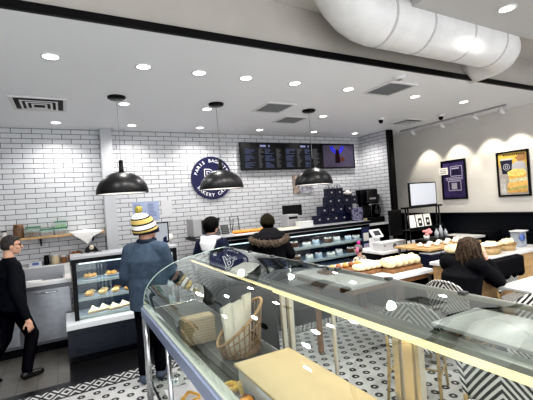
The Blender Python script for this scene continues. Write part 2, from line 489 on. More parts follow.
# track with spots
tk = thing('track_rail', 'thin white ceiling track rail running along the plaster wall', 'track light', (6.5, 4.5, CZ))
MB().box(6.47, 6.5, 3.42, 5.6, CZ-.03, CZ).build('rail', mat('track_grey', (.4, .4, .4), .5), tk)
def make_head():
    t = thing('track_spotlight', 'x', 'track light')
    MB().tube([(0, 0, 0), (0, 0, -.06)], .01, 8).build('stem', white, t, True, world=False)
    MB().tube([(-.05, 0, -.055), (.06, 0, -.1)], [.032, .036], 16).build('barrel', whiteplastic, t, True, world=False)
    MB().tube([(.06, 0, -.1), (.064, 0, -.1015)], .03, 16).build('lens', black, t, True, world=False)
    return t
hd = make_head()
for i, (y, l) in enumerate(((5.3, 'track spotlight farthest along the rail, next to the brick corner'), (4.62, 'track spotlight above the purple poster'),
                            (3.95, 'track spotlight between the two posters'), (3.5, 'track spotlight nearest on the rail, above the sandwich poster'))):
    o = hd if i == 0 else dup(hd, (0, 0, 0)); o.location = (6.485, y, CZ-.03); o['label'] = l; o['group'] = 'track spotlights'
    tgt = Vector((WX, y, 1.75)); d = tgt-Vector((6.57, y, CZ-.14))
    lamp('SPOT', 'track_lamp', (6.57, y, CZ-.14), 42, (1, .93, .8), .03, 68, d.to_track_quat('-Z', 'Y').to_euler(), .45)

# ------------------------------------------------------------------ things on the walls
sg = thing('wall_sign', 'round navy bakery sign with white lettering on the brick wall', 'sign', (2.41, WY, 2.31))
def onwall(p, y): return Vector((2.41+p.x, y, 2.31+p.y))
MB().tube([(2.41, WY-.035, 2.31), (2.41, WY-.001, 2.31)], .395, 56).build('disc', mat('sign_navy', (.008, .009, .06), .4), sg)
let = MB()
def arc(txt, r, a_mid, step, size, inward):
    n = len(txt)
    for i, ch in enumerate(txt):
        if ch == ' ': continue
        k = i-(n-1)/2
        a = a_mid-k*step if not inward else a_mid+k*step
        g = text_mb(ch, size, 1, .0025)
        th = a-PI/2 if not inward else a+PI/2
        c, s = math.cos(th), math.sin(th)
        place(g, lambda p: onwall(Vector((r*math.cos(a)+p.x*c-p.y*s, r*math.sin(a)+p.x*s+p.y*c, 0)), WY-.037))
        let.add(g.v, g.f)
arc('PARIS BAGUETTE', .315, PI/2, .2, .082, False)
arc('BAKERY CAFE', .315, -PI/2, .2, .082, True)
let.build('lettering', mat('sign_white', (.8, .8, .82), .5), sg)
mono = MB()
for ch, dx, dy in (('P', -.075, .035), ('B', .06, -.035)):
    g = text_mb(ch, .32, 1, .014); place(g, lambda p: onwall(Vector((p.x+dx, p.y+dy, 0)), WY-.037)); mono.add(g.v, g.f)
mono.build('monogram', mat('sign_white', (.8, .8, .82), .5), sg)
inn = MB()
for ch, dx, dy in (('P', -.075, .035), ('B', .06, -.035)):
    g = text_mb(ch, .32, 1, -.002); place(g, lambda p: onwall(Vector((p.x+dx, p.y+dy, 0)), WY-.039)); inn.add(g.v, g.f)
inn.build('monogram_inlay', mat('sign_navy', (.008, .009, .06), .4), sg)

# menu screens
def screen(x0, x1, label, kind):
    z0, z1 = 2.43, 2.97
    t = thing('menu_screen', label, 'screen', ((x0+x1)/2, WY, z0), 'wall screens')
    MB().box(x0, x1, WY-.09, WY-.03, z0, z1).build('casing', mat('screen_black', (.004, .004, .005), .25), t, bevel=.006)
    MB().box(x0+.3, x1-.3, WY-.03, WY-.003, z0+.12, z1-.12).build('wall_bracket', black, t)
    y = WY-.092
    if kind == 'photo':
        MB().poly([(x0+.05, y, z0+.03), (x1-.04, y, z0+.03), (x1-.04, y, z1-.03), (x0+.05, y, z1-.03)]).build('picture', 
            patt('blue_picture', lambda nb, x, yy, z, nt: nb.mix(nb.m('MULTIPLY', nb.m('ADD', nt_noise(nt, 5), 0), .8), (.012, .01, .02), (.055, .045, .075)), .3, emit=.9), t)
        cx = (x0+x1)/2-.03
        rg = MB()
        for k in range(9):
            a0, a1 = PI+PI*k/9+.04, PI+PI*(k+1)/9-.02
            for (r0, r1) in ((.14, .17), (.1, .12)):
                rg.poly([(cx+r0*math.cos(a0)*1.1, y-.001, z1-.05+r0*math.sin(a0)), (cx+r1*math.cos(a0)*1.1, y-.001, z1-.05+r1*math.sin(a0)),
                         (cx+r1*math.cos(a1)*1.1, y-.001, z1-.05+r1*math.sin(a1)), (cx+r0*math.cos(a1)*1.1, y-.001, z1-.05+r0*math.sin(a1))])
        rg.build('blue_emblem', emis('screen_blue', (.02, .03, .9), 1.3), t)
        MB().prism([(cx-.07, y-.0015, z0+.12), (cx+.07, y-.0015, z0+.12), (cx+.06, y-.0015, z0+.3), (cx+.03, y-.0015, z0+.42), (cx-.03, y-.0015, z0+.42), (cx-.06, y-.0015, z0+.3)], (0, -.001, 0)).build('dark_cup', emis('cup_dark', (.03, .015, .02), 1), t)
        MB().prism([(cx+.13+.07*math.cos(a*PI/6), y-.0015, z0+.2+.05*math.sin(a*PI/6)) for a in range(12)], (0, -.001, 0)).build('pastry_picture', emis('pastry_pic', (.16, .06, .05), 1), t)
    else:
        r = random.Random(kind); mb = MB(); mw = MB(); hd_ = MB()
        W = x1-x0
        cols = [(.08, .34), (.4, .52), (.55, .78), (.82, .95)] if kind == 1 else [(.05, .3), (.34, .48), (.55, .72), (.76, .95)]
        for ci, (a, b) in enumerate(cols):
            mb = MB()
            for k in range(17):
                zz = z1-.13-k*.0225
                if k in (5, 11) and ci % 2 == 0: continue
                if zz < z0+.04: break
                ln = (b-a)*W*r.uniform(.35, 1)
                mb.poly([(x0+a*W, y, zz), (x0+a*W+ln, y, zz), (x0+a*W+ln, y, zz+.011), (x0+a*W, y, zz+.011)])
            mb.build('menu_column', emis('menu_blue', (.2, .24, .42), .55) if ci in (0, 2) else emis('menu_white', (.4, .4, .43), .35), t)
        hd_.poly([(x0+.44*W, y, z1-.085), (x0+.58*W, y, z1-.085), (x0+.58*W, y, z1-.045), (x0+.44*W, y, z1-.045)])
        hd_.poly([(x0+.64*W, y, z1-.085), (x0+.67*W, y, z1-.085), (x0+.67*W, y, z1-.045), (x0+.64*W, y, z1-.045)])
        hd_.build('menu_heading', emis('menu_head', (.35, .38, .62), .9), t)
def nt_noise(nt, sc):
    n = nt.nodes.new('ShaderNodeTexNoise'); n.inputs['Scale'].default_value = sc; n.inputs['Detail'].default_value = 5
    tc = nt.nodes.new('ShaderNodeTexCoord'); nt.links.new(tc.outputs['Object'], n.inputs['Vector'])
    return n.outputs['Fac']
screen(3.0, 3.95, 'leftmost wall menu screen with small blue and white price lines', 1)
screen(3.96, 4.89, 'middle wall menu screen with dim columns of price lines', 2)
screen(4.9, 5.84, 'rightmost wall screen showing a blue emblem over a dark picture', 'photo')

# papers on the brick wall
def sheet(x0, x1, z0, z1, m, label, lines):
    t = thing('wall_notice', label, 'notice', ((x0+x1)/2, WY, z0))
    MB().box(x0, x1, WY-.006, WY-.001, z0, z1).build('sheet', m, t)
    if lines:
        mb = MB(); r = random.Random(lines)
        for k in range(9):
            z = z1-.06-k*(z1-z0-.1)/9
            mb.box(x0+.03, x0+.03+(x1-x0-.06)*r.uniform(.5, 1), WY-.0075, WY-.006, z, z+.012)
        mb.build('printed_lines', mat('faint_print', (.22, .26, .4), .7), t)
bluep = mat('pale_blue_paper', (.36, .42, .56), .7, noise=.08, nscale=10)
sheet(.99, 1.2, 1.64, 1.95, bluep, 'pale blue printed sheet on the brick wall, left of the pair', 3)
sheet(1.21, 1.42, 1.63, 1.95, bluep, 'pale blue printed sheet on the brick wall, right of the pair', 4)
sheet(1.46, 1.64, 1.66, 1.95, mat('white_sheet', (.62, .62, .63), .7), 'plain white sheet on the brick wall beside the blue sheets', 0)
ab = thing('wall_artwork', 'small mottled brown and grey collage panel on brick behind the right pendant', 'artwork', (4.4, WY, 1.92))
MB().box(4.18, 4.32, WY-.02, WY-.001, 1.93, 2.32).build('tall_piece', mat('collage_brown', (.3, .24, .2), .7, noise=.7, nscale=14), ab)
MB().box(4.33, 4.68, WY-.02, WY-.001, 1.93, 2.12).build('wide_piece', mat('collage_grey', (.35, .35, .38), .7, noise=.6, nscale=12), ab)

# posters on the plaster wall (plane X = WX)
def poster(y0, y1, z0, z1, label, base):
    t = thing('framed_poster', label, 'poster', (WX, (y0+y1)/2, z0))
    f = .03
    MB().box(WX-.03, WX-.001, y0, y1, z0, z0+f).box(WX-.03, WX-.001, y0, y1, z1-f, z1).box(WX-.03, WX-.001, y0, y0+f, z0+f, z1-f).box(WX-.03, WX-.001, y1-f, y1, z0+f, z1-f).build('frame', black, t)
    MB().box(WX-.014, WX-.002, y0+f, y1-f, z0+f, z1-f).build('print', base, t)
    return t
def pp(pts, x, th=.001): # polygon on the poster plane
    return [(WX-x, y, z) for y, z in pts]
def circ(cy, cz, ry, rz, a0=0, a1=2*PI, n=20): return [(cy+ry*math.cos(a0+(a1-a0)*i/n), cz+rz*math.sin(a0+(a1-a0)*i/n)) for i in range(n+(0 if a1-a0 > 6.2 else 1))]
pu = mat('poster_purple', (.045, .03, .11), .5, noise=.5, nscale=5)
t = poster(4.485, 5.02, 1.59, 2.385, 'dark purple framed poster with two white outlined boxes on the plaster wall', pu)
lilac = mat('poster_lilac', (.55, .52, .65), .5)
mb = MB()
def frame_rect(mb, ya, yb, za, zb, w, x=.0155):
    for a, b, c, d in ((ya, yb, za, za+w), (ya, yb, zb-w, zb), (ya, ya+w, za, zb), (yb-w, yb, za, zb)):
        mb.poly(pp([(a, c), (b, c), (b, d), (a, d)], x))
frame_rect(mb, 4.56, 4.82, 2.05, 2.26, .014); frame_rect(mb, 4.6, 4.88, 1.76, 1.96, .014)
mb.poly(pp([(4.63, 2.2), (4.79, 2.2), (4.79, 2.225), (4.63, 2.225)], .0155))
r = random.Random(5)
for k, (a, b) in enumerate(((4.56, 4.93), (4.56, 4.93), (4.6, 4.9))):
    z = 2.03-k*.03
    y = a
    while y < b:
        w = r.uniform(.02, .06); mb.poly(pp([(y, z-.018), (min(b, y+w), z-.018), (min(b, y+w), z), (y, z)], .0155)); y += w+.012
mb.build('white_print', lilac, t)
MB().poly(pp([(4.69, 1.79), (4.81, 1.79), (4.81, 1.92), (4.69, 1.92)], .0155)).build('pale_square', mat('pale_square', (.45, .43, .5), .6), t)
MB().poly(pp([(4.65, 2.08), (4.78, 2.08), (4.78, 2.19), (4.65, 2.19)], .0155)).build('dark_picture', mat('poster_dark', (.02, .015, .05), .5), t)
t2 = thing('taped_card', 'small white card overlapping the left edge of the purple poster', 'card', (WX-.03, 4.95, 2.1))
MB().box(WX-.036, WX-.031, 4.86, 5.06, 2.1, 2.245).build('card', paper, t2)
mb = MB()
for k in range(3): mb.poly([(WX-.037, 4.89, 2.13+k*.035), (WX-.037, 5.03, 2.13+k*.035), (WX-.037, 5.03, 2.145+k*.035), (WX-.037, 4.89, 2.145+k*.035)])
mb.build('printed_lines', mat('card_print', (.25, .25, .28), .6), t2)
def poster_bg(nb, x, y, z, nt):
    n = nt_noise(nt, 7); a = nb.m('MULTIPLY', nb.m('SUBTRACT', z, .47), 8.)
    a = nb.m('MINIMUM', nb.m('MAXIMUM', a, 0), 1)
    low = nb.mix(n, (.25, .2, .17), (.62, .58, .55))
    return nb.mix(a, low, (.62, .42, .09))
t = poster(3.355, 3.89, 1.595, 2.395, 'framed poster of toasted sandwiches and a navy coffee cup', patt('poster_mix', poster_bg, .5))
MB().poly(pp([(3.42, 2.06), (3.66, 2.05), (3.66, 2.15), (3.52, 2.22), (3.42, 2.18)], .015)).build('grey_backdrop', mat('pic_grey', (.45, .44, .46), .6), t)
MB().poly(pp([(3.4, 2.22), (3.52, 2.2), (3.58, 2.27), (3.5, 2.33), (3.4, 2.33)], .0152)).build('bread_backdrop', mat('pic_brown', (.35, .19, .08), .6), t)
MB().poly(pp([(3.65, 2.0), (3.8, 2.0), (3.83, 2.24), (3.62, 2.24)], .0155)).build('cup_picture', mat('pic_navy', (.012, .014, .04), .5), t)
MB().poly(pp([(3.61, 2.24), (3.84, 2.24), (3.83, 2.27), (3.62, 2.27)], .0155)).build('cup_lid_picture', mat('pic_lid', (.5, .48, .47), .5), t)
mb = MB(); 
for i in range(16):
    a, b = 2*PI*i/16, 2*PI*(i+1)/16
    mb.poly(pp([(3.725+.05*math.cos(a), 2.12+.05*math.sin(a)), (3.725+.05*math.cos(b), 2.12+.05*math.sin(b)), (3.725+.058*math.cos(b), 2.12+.058*math.sin(b)), (3.725+.058*math.cos(a), 2.12+.058*math.sin(a))], .016))
frame_rect(mb, 3.7, 3.75, 2.095, 2.145, .008, .016)
mb.build('cup_emblem', mat('pic_white', (.6, .6, .65), .5), t)
sw = [((.9, .62, .2), [(3.4, 1.99), (3.44, 2.06), (3.6, 2.08), (3.72, 2.03), (3.7, 1.97), (3.5, 1.93)]), ((.75, .45, .12), [(3.4, 1.99), (3.5, 1.93), (3.7, 1.97), (3.7, 1.9), (3.42, 1.92)]),
      ((.66, .62, .4), [(3.4, 1.92), (3.7, 1.9), (3.7, 1.84), (3.4, 1.86)]), ((.8, .5, .16), [(3.4, 1.86), (3.71, 1.84), (3.74, 1.74), (3.4, 1.78)]),
      ((.5, .42, .16), [(3.4, 1.78), (3.74, 1.74), (3.74, 1.7), (3.4, 1.72)]), ((.72, .42, .12), [(3.4, 1.72), (3.74, 1.7), (3.72, 1.66), (3.42, 1.66)])]
for i, (c, pts) in enumerate(sw):
    MB().poly(pp(pts, .0158+.0003*i)).build('sandwich_picture', mat('pic_sw%d' % i, c, .6, noise=.25, nscale=30), t)
MB().poly(pp([(3.75, 1.64), (3.84, 1.64), (3.84, 1.95), (3.76, 1.9)], .0155)).build('pale_cloth', mat('pic_cloth', (.6, .58, .56), .6, noise=.2, nscale=14), t)
mb = MB(); y = 3.42; r = random.Random(2)
while y < 3.76:
    w = .026; mb.poly(pp([(y, 2.315), (y+w, 2.315), (y+w, 2.345), (y, 2.345)], .0158)); y += w+.01
mb.build('heading_print', mat('pic_head', (.05, .035, .015), .6), t)

# ------------------------------------------------------------------ service line along the back wall
CY = 5.1                                    # front face of the counters
def panel_front(x0, x1, z0, z1, name, parent, m):
    mb = MB(); y = CY-.001
    for e, d in ((.06, .012), (.09, .006)):
        for a, b, c, f in ((x0+e, x1-e, z0+e*.8, z0+e*.8+.014), (x0+e, x1-e, z1-e*.8-.014, z1-e*.8), (x0+e, x0+e+.014, z0+e*.8, z1-e*.8), (x1-e-.014, x1-e, z0+e*.8, z1-e*.8)):
            mb.box(a, b, y-d, y+.004, c, f)
    mb.build(name, m, parent)
def display_case(x0, x1, label, npan, shelves, back, D=.85, lf=1.):
    t = thing('pastry_display_case', label, 'display case', ((x0+x1)/2, CY+.4, 0))
    MB().box(x0-.02, x1+.02, CY, CY+D, .09, .42).build('base', mat('navy_case', (.008, .01, .02), .4), t)
    MB().box(x0+.02, x1-.02, CY+.06, CY+D-.03, 0, .09).build('toe_kick', black, t)
    w = (x1-x0)/npan
    for k in range(npan): panel_front(x0+k*w, x0+(k+1)*w, .1, .41, 'panel_moulding', t, mat('navy_mould', (.012, .015, .03), .4))
    MB().box(x0-.03, x1+.03, CY-.03, CY+D+.0, .42, .49).build('ledge', mat('ledge_white', (.62, .64, .66), .35), t, bevel=.006)
    a, b, y0, y1, zt = x0+.07, x1-.02, CY+.1, CY+D-.05, 1.25
    fr = MB()
    for x in (a, b-.05):
        for y in (y0, y1-.05): fr.box(x, x+.05, y, y+.05, .49, zt-.05)
    fr.box(a, b, y0, y0+.05, zt-.05, zt).box(a, b, y1-.05, y1, zt-.05, zt).box(a, a+.05, y0+.05, y1-.05, zt-.05, zt).box(b-.05, b, y0+.05, y1-.05, zt-.05, zt)
    fr.build('frame', black, t)
    MB().box(a-.01, b+.01, y0-.01, y1+.01, zt, zt+.03).build('top_slab', mat('case_top', (.42, .43, .45), .3), t)
    MB().box(a+.05, b-.05, y0+.01, y0+.014, .49, zt-.05).build('front_glass', glass_case, t)
    MB().box(a+.05, b-.05, y1-.04, y1-.03, .49, zt-.05).build('back_panel', back, t)
    for z in shelves:
        s = MB().box(a+.052, b-.052, y0+.04, y1-.06, z-.012, z).build('shelf', mat('shelf_blue_white', (.4, .46, .55), .25), t)
        MB().box(a+.052, b-.052, y0+.034, y0+.04, z-.03, z+.003).build('price_rail', mat('rail_grey', (.45, .48, .52), .3), s)
    for z in list(shelves)[:-1]+[1.2]:
        zz = min([q for q in shelves if q > z]+[zt-.06])-.03
        l = lamp('AREA', 'shelf_lamp', ((a+b)/2, y0+.12, zz), 4.5*lf*(b-a), (.86, .93, 1), 1.); l.data.shape = 'RECTANGLE'; l.data.size = b-a-.15; l.data.size_y = .03
        l.rotation_euler = (math.radians(20), 0, 0)
    MB().box(a+.08, b-.08, y0+.06, y0+.09, zt-.075, zt-.055).build('light_bar', emis('cool_bar', (.8, .9, 1.), 1.6), t)
    return t, a, b, y0, y1
display_case(-.04, 1.36, 'low navy display case of sandwiches and pastries in front of the man in the beanie', 2, (.53, .745, .96), mat('case_back', (.03, .04, .075), .3), .63, .38)
lc, *_ = display_case(1.8, 5.02, 'long navy cake display case in front of the brick wall', 4, (.55, .74, .98), mat('case_back_dark', (.03, .036, .06), .25), .85, .2)
# black counter slab on top of the long case
cs = lc
MB().box(1.74, 5.06, CY+.06, CY+.92, 1.28, 1.31).build('slab', mat('slab_grey', (.4, .41, .43), .3), cs)
MB().box(1.735, 5.065, CY+.045, CY+.06, 1.27, 1.315).box(1.72, 1.74, CY+.045, CY+.92, 1.27, 1.315).build('edge_strip', black, cs)
bcn = thing('back_counter', 'white topped black counter under the coffee brewer in the brick corner', 'counter', (5.6, 6.0, 0))
MB().box(4.98, 6.04, 6.03, 6.46, 0, 1.16).box(5.12, 6.04, 5.72, 6.03, 0, 1.16).build('cabinet', black, bcn)
MB().box(4.96, 6.05, 6.03, 6.47, 1.16, 1.2).box(5.1, 6.05, 5.67, 6.03, 1.16, 1.2).build('worktop', whitetop, bcn)

# pastries -------------------------------------------------------------
def lump(rx, ry, rz, seed, k=.16):
    r = random.Random(seed); mb = MB().ell((0, 0, rz), (rx, ry, rz), 14, 9)
    ph = [r.uniform(0, 6) for _ in range(4)]
    def f(p):
        n = 1+k*(math.sin(p.x/rx*4+ph[0])*math.sin(p.y/ry*4+ph[1])+.6*math.sin(p.x/rx*8+ph[2])*math.cos(p.y/ry*7+ph[3]))
        return Vector((p.x*n, p.y*n, max(0, p.z*n)))
    return place(mb, f)
CZ1, CZ2, CZ3 = .53, .745, .96
# plates with pastries on the top shelf
def plate_thing(name, label, n, seed, m, cat):
    t = thing(name, label, cat)
    MB().lathe([(.05, 0), (.085, .012), (.095, .018), (.09, .02), (.05, .008), (0, .008)], n=22).build('plate', white, t, True, world=False)
    r = random.Random(seed)
    for k in range(n):
        a = 2*PI*k/n; mb = lump(.04, .032, .024, seed+k); rr = .042 if n > 1 else 0
        o = place(mb, lambda p: Vector((p.x*math.cos(a)-p.y*math.sin(a)+rr*math.cos(a), p.x*math.sin(a)+p.y*math.cos(a)+rr*math.sin(a), p.z+.012)))
        o.build('pastry', m, t, True, world=False)
    return t
pl = plate_thing('pastry_plate', 'x', 4, 3, crust, 'plate of pastries')
for i, (x, l) in enumerate(((.24, 'leftmost white plate of pastries on the top shelf of the small case'), (.5, 'second white plate of pastries from the left on the small case top shelf'),
                            (.74, 'third white plate of pastries from the left on the small case top shelf'), (1.0, 'white plate of pastries on the top shelf just right of the man'), (1.2, 'rightmost white plate of pastries on the small case top shelf'))):
    o = pl if i == 0 else dup(pl, (0, 0, 0)); o.location = (x, CY+.34, CZ3); o.rotation_euler.z = i*.7
    o['label'] = l; o['group'] = 'plates on the top shelf'
# glazed buns and croissants on the middle shelf
def croissant(L=.09, W=.032):
    pts = []; rs = []
    for i in range(15):
        u = -1+2*i/14; a = u*1.15
        pts.append((L*math.sin(a), -.05*(1-math.cos(a)), W*.8)); rs.append(max(.004, W*(1-abs(u)**1.6)*(1+.13*math.cos(i*2.6))))
    return MB().tube(pts, rs, 12)
bun = lump(.055, .045, .03, 8)
for i in range(7):
    x = .21+i*.16
    for j in range(2):
        if j == 0: mb = lump(.058, .046, .03, 20+i)
        else: mb = croissant(.065, .03)
        lab = 'golden bun on the small case middle shelf, %s from the left' % ordn[i] if j == 0 else 'golden croissant behind the buns on the small case middle shelf, %s from the left' % ordn[i]
        single(mb, 'golden_bun' if j == 0 else 'croissant', mat('bun_light', (.75, .5, .24), .5, noise=.35, nscale=40, bump=.3) if (i+j) % 3 else crust, lab, 'bun' if j == 0 else 'croissant',
               (x+.03*j, CY+.24+.2*j, CZ2), 'pastries on the middle shelf', True, rz=.3*i)
# wrapped sandwiches on the bottom shelf
def sandwich():
    t = thing('wrapped_sandwich', 'x', 'sandwich')
    for z, h, m in ((0, .022, creambread), (.046, .022, creambread)):
        MB().prism([(-.085, -.05, z), (.085, -.05, z), (.0, .06, z)], (0, 0, h)).build('bread_slice', m, t, world=False, bevel=.006)
    mb = MB().prism([(-.09, -.056, .022), (.09, -.056, .022), (0, .064, .022)], (0, 0, .013)); mb.build('lettuce', lettuce, t, world=False)
    MB().prism([(-.082, -.05, .035), (.082, -.05, .035), (0, .055, .035)], (0, 0, .011)).build('filling', mat('ham', (.7, .35, .28), .5), t, world=False)
    return t
sw0 = sandwich()
for i in range(8):
    o = sw0 if i == 0 else dup(sw0, (0, 0, 0))
    o.location = (.24+i*.125, CY+.26+.03*(i % 2), CZ1); o.rotation_euler = (.6, 0, .25)
    o['label'] = 'cut sandwich leaning on the bottom shelf of the small case, %s from the left' % ordn[i]; o['group'] = 'sandwiches on the bottom shelf'
# cakes in the long case
def cake(seed, pink=False):
    t = thing('cream_cake', 'x', 'cake')
    MB().lathe([(.1, 0), (.1, .006), (0, .006)], n=22).build('cake_board', mat('board_silver', (.6, .62, .65), .3), t, True, world=False)
    MB().lathe([(.085, .006), (.088, .085), (.082, .095), (0, .096)], n=26).build('sponge', icing if seed % 3 else mat('icing_blue', (.6, .72, .85), .5), t, True, world=False)
    r = random.Random(seed); mb = MB()
    for k in range(9): a = 2*PI*k/9; mb.ell((.066*math.cos(a), .066*math.sin(a), .1), (.017, .017, .02), 8, 6)
    mb.build('piped_cream', icing, t, True, world=False)
    mb = MB()
    for k in range(5): a = 2*PI*k/5; mb.ell((.028*math.cos(a), .028*math.sin(a), .105), (.015, .015, .016), 8, 6)
    mb.build('berries', mat('berry', (.35, .02, .05), .3) if not pink else mat('choc_curl', (.07, .03, .02), .4), t, True, world=False)
    return t
ca, cb = cake(1), cake(2, True); cc = cake(3); cd = cake(4, True)
for o_ in cd.children:
    if o_.name.startswith('sponge'): o_.data.materials[0] = mat('choc_sponge', (.12, .05, .025), .5)
first = {}
for zi, (z, nm) in enumerate(((.98, 'top'), (.74, 'middle'))):
    for i in range(8):
        key = (0, 3, 1, 2, 3, 0, 2, 1)[(i+3*zi) % 8]; src = (ca, cb, cc, cd)[key]
        o = src if key not in first else dup(src, (0, 0, 0)); first[key] = 1
        o.location = (3.2+i*.235+.04*zi, CY+.28+(.05 if i % 2 else 0), z); o.rotation_euler.z = i
        kind = ('white cream cake with red berries', 'white cream cake with chocolate curls', 'pale blue iced cake with red berries', 'dark chocolate cake with cream rosettes')[key]; o.scale = ((.8, .8, .8), (.9, .9, .62), (.75, .75, .75), (.85, .85, .9))[key]
        o['label'] = '%s, %s in the %s row of the long case' % (kind, ordn[i], nm); o['group'] = 'cakes in the long case'
# price cards & poster strip at the right end of the long case
t = thing('case_sign', 'narrow navy sign with small pictures on the right end of the long case', 'sign', (4.9, CY+.07, .5))
MB().box(4.78, 4.97, CY+.085, CY+.095, .5, 1.2).build('panel', mat('sign_strip', (.02, .03, .1), .4), t)
MB().box(4.81, 4.94, CY+.08, CY+.085, .95, 1.1).build('picture_card', paper, t)
MB().box(4.81, 4.94, CY+.08, CY+.085, .74, .9).build('picture_card', mat('card_lav', (.5, .48, .6), .6), t)
MB().box(4.81, 4.94, CY+.08, CY+.085, .52, .7).build('picture_card', mat('card_blue', (.35, .5, .65), .6), t)

# things on the small case top
TZ = 1.28
t = thing('register_screen', 'black framed register screen standing behind the man in the beanie', 'screen', (1.14, CY+.5, TZ))
MB().box(.93, 1.36, CY+.54, CY+.57, TZ+.02, TZ+.33).build('casing', black, t, bevel=.008)
MB().poly([(.95, CY+.538, TZ+.045), (1.34, CY+.538, TZ+.045), (1.34, CY+.538, TZ+.31), (.95, CY+.538, TZ+.31)]).build('display', emis('register_glow', (.62, .64, .7), .8), t)
MB().box(1.08, 1.22, CY+.53, CY+.66, TZ, TZ+.015).box(1.12, 1.18, CY+.57, CY+.6, TZ+.015, TZ+.1).build('stand', black, t)
MB().poly([(.96, CY+.537, TZ+.18), (1.06, CY+.537, TZ+.18), (1.06, CY+.537, TZ+.29), (.96, CY+.537, TZ+.29)]).build('picture_tile', emis('tile_navy', (.08, .04, .1), .8), t)
mb = MB().box(0, .26, 0, .2, 0, .012)
place(mb, lambda p: Vector((p.x, p.y, p.z)))
single(mb, 'steel_tray', chrome, 'shallow steel tray on top of the small case', 'tray', (.14, CY+.3, TZ), bevel=.004)
t = thing('tape_dispenser', 'black tape dispenser on top of the small case near the column', 'tape dispenser', (.28, CY+.6, TZ))
MB().prism([(.2, CY+.56, TZ), (.38, CY+.56, TZ), (.37, CY+.56, TZ+.03), (.33, CY+.56, TZ+.08), (.26, CY+.56, TZ+.09), (.22, CY+.56, TZ+.06)], (0, .06, 0)).build('body', black, t, bevel=.006)
MB().tube([(.29, CY+.555, TZ+.06), (.29, CY+.625, TZ+.06)], .03, 16).build('tape_roll', mat('tape_clear', (.5, .45, .35), .3), t, True)
t = thing('napkin_pile', 'loose pile of white tissue on the case top right of the register screen', 'tissue', (1.33, CY+.62, TZ))
place(lump(.1, .08, .06, 77, .35), lambda p: p+Vector((1.33, CY+.68, TZ))).build('tissue', paper, t, True)
place(lump(.06, .05, .05, 78, .35), lambda p: p+Vector((1.3, CY+.57, TZ))).build('navy_cloth', mat('navy_cloth', (.01, .012, .05), .7), t, True)

# things on the long case slab
SZ = 1.31
t = thing('toaster_oven', 'grey countertop oven with a black glass door beside the boy', 'oven', (1.95, CY+.75, SZ))
MB().box(1.74, 2.1, CY+.55, CY+.9, SZ+.015, SZ+.3).build('housing', mat('oven_grey', (.33, .33, .33), .4, .4), t, bevel=.012)
MB().box(1.88, 2.09, CY+.54, CY+.55, SZ+.05, SZ+.27).build('door', mat('oven_glass', (.01, .01, .012), .15), t)
MB().tube([(1.9, CY+.52, SZ+.25), (2.07, CY+.52, SZ+.25)], .008).build('handle', chrome, t)
for x in (1.77, 2.07):
    for y in (CY+.58, CY+.87): MB().box(x-.015, x+.015, y-.015, y+.015, SZ, SZ+.015).build('foot', black, t)

MB().box(1.9, 2.07, CY+.535, CY+.54, SZ+.11, SZ+.15).build('rack_strip', mat('oven_yellow', (.5, .42, .1), .5), t)  # plain yellow strip on the oven door
for i, (x, l) in enumerate(((2.14, 'black perforated tray leaning on the counter, left of the two'), (2.3, 'black perforated tray leaning on the counter, right of the two'))):
    t = thing('baking_tray', l, 'tray', (x, CY+.7, SZ), 'leaning trays')
    M = Euler((-.35, 0, .1)).to_matrix()
    MB().rbox((x+.03, CY+.7, SZ+.075), (.14, .012, .15), M).build('tray_sheet', mat('tray_dark', (.03, .035, .035), .5), t)
    mb = MB()
    for k in range(4): mb.rbox(Vector((x+.03, CY+.7, SZ+.075))+M@Vector((0, -.008, -.05+k*.033)), (.12, .004, .008), M)
    mb.build('ribs', mat('tray_rib', (.2, .22, .22), .5), t)
t = thing('wire_rack', 'black wire easel rack standing against the brick behind the bread tray', 'rack', (2.55, CY+.8, SZ))
M = Euler((-.2, 0, .15)).to_matrix(); mb = MB()
c0 = Vector((2.55, CY+.8, SZ+.14))
cor = [c0+M@Vector(q) for q in ((-.09, 0, -.13), (.09, 0, -.13), (.1, 0, .14), (-.07, 0, .14))]
mb.tube(cor, .007, 6, True)
mb.build('frame', black, t)
mb = MB()
for k in range(1, 6): mb.tube([cor[0].lerp(cor[3], k/6), cor[1].lerp(cor[2], k/6)], .0022, 5)
mb.build('wires', black, t)
MB().tube([c0+M@Vector((0, 0, .1)), c0+Vector((0, .1, -.13))], .006, 6).build('prop', black, t)
t = thing('bread_tray', 'white tray of orange glazed bread pieces on the counter beside the woman', 'tray', (2.6, CY+.42, SZ))
MB().box(2.32, 2.98, CY+.26, CY+.52, SZ, SZ+.012).build('tray', white, t, bevel=.004)
for k in range(9):
    mb = lump(.045, .07, .026, 40+k); single(place(mb, lambda p: p), 'glazed_bread', mat('orange_glaze', (.75, .3, .05), .4, noise=.3, nscale=30), 'orange glazed bread piece on the counter tray, %s from the left' % ordn[k], 'bread', (2.38+k*.068, CY+.39, SZ+.012), 'glazed breads on the counter tray', True)
t = thing('receipt_printer', 'grey box printer on the counter right of the woman in the parka', 'printer', (3.52, CY+.5, SZ))
MB().box(3.4, 3.64, CY+.42, CY+.66, SZ, SZ+.24).build('housing', mat('printer_grey', (.34, .34, .35), .45), t, bevel=.012)
MB().box(3.43, 3.61, CY+.415, CY+.42, SZ+.16, SZ+.2).build('slot', black, t)
t = thing('counter_monitor', 'black monitor behind the grey printer on the counter', 'monitor', (3.72, CY+.75, SZ))
MB().box(3.5, 3.92, CY+.72, CY+.75, SZ+.2, SZ+.4).build('screen', black, t, bevel=.006)
MB().box(3.68, 3.74, CY+.74, CY+.76, SZ+.01, SZ+.25).box(3.6, 3.82, CY+.66, CY+.84, SZ, SZ+.012).build('stand', black, t)
t = thing('carton', 'small white carton in front of the grey printer', 'box', (3.72, CY+.3, SZ))
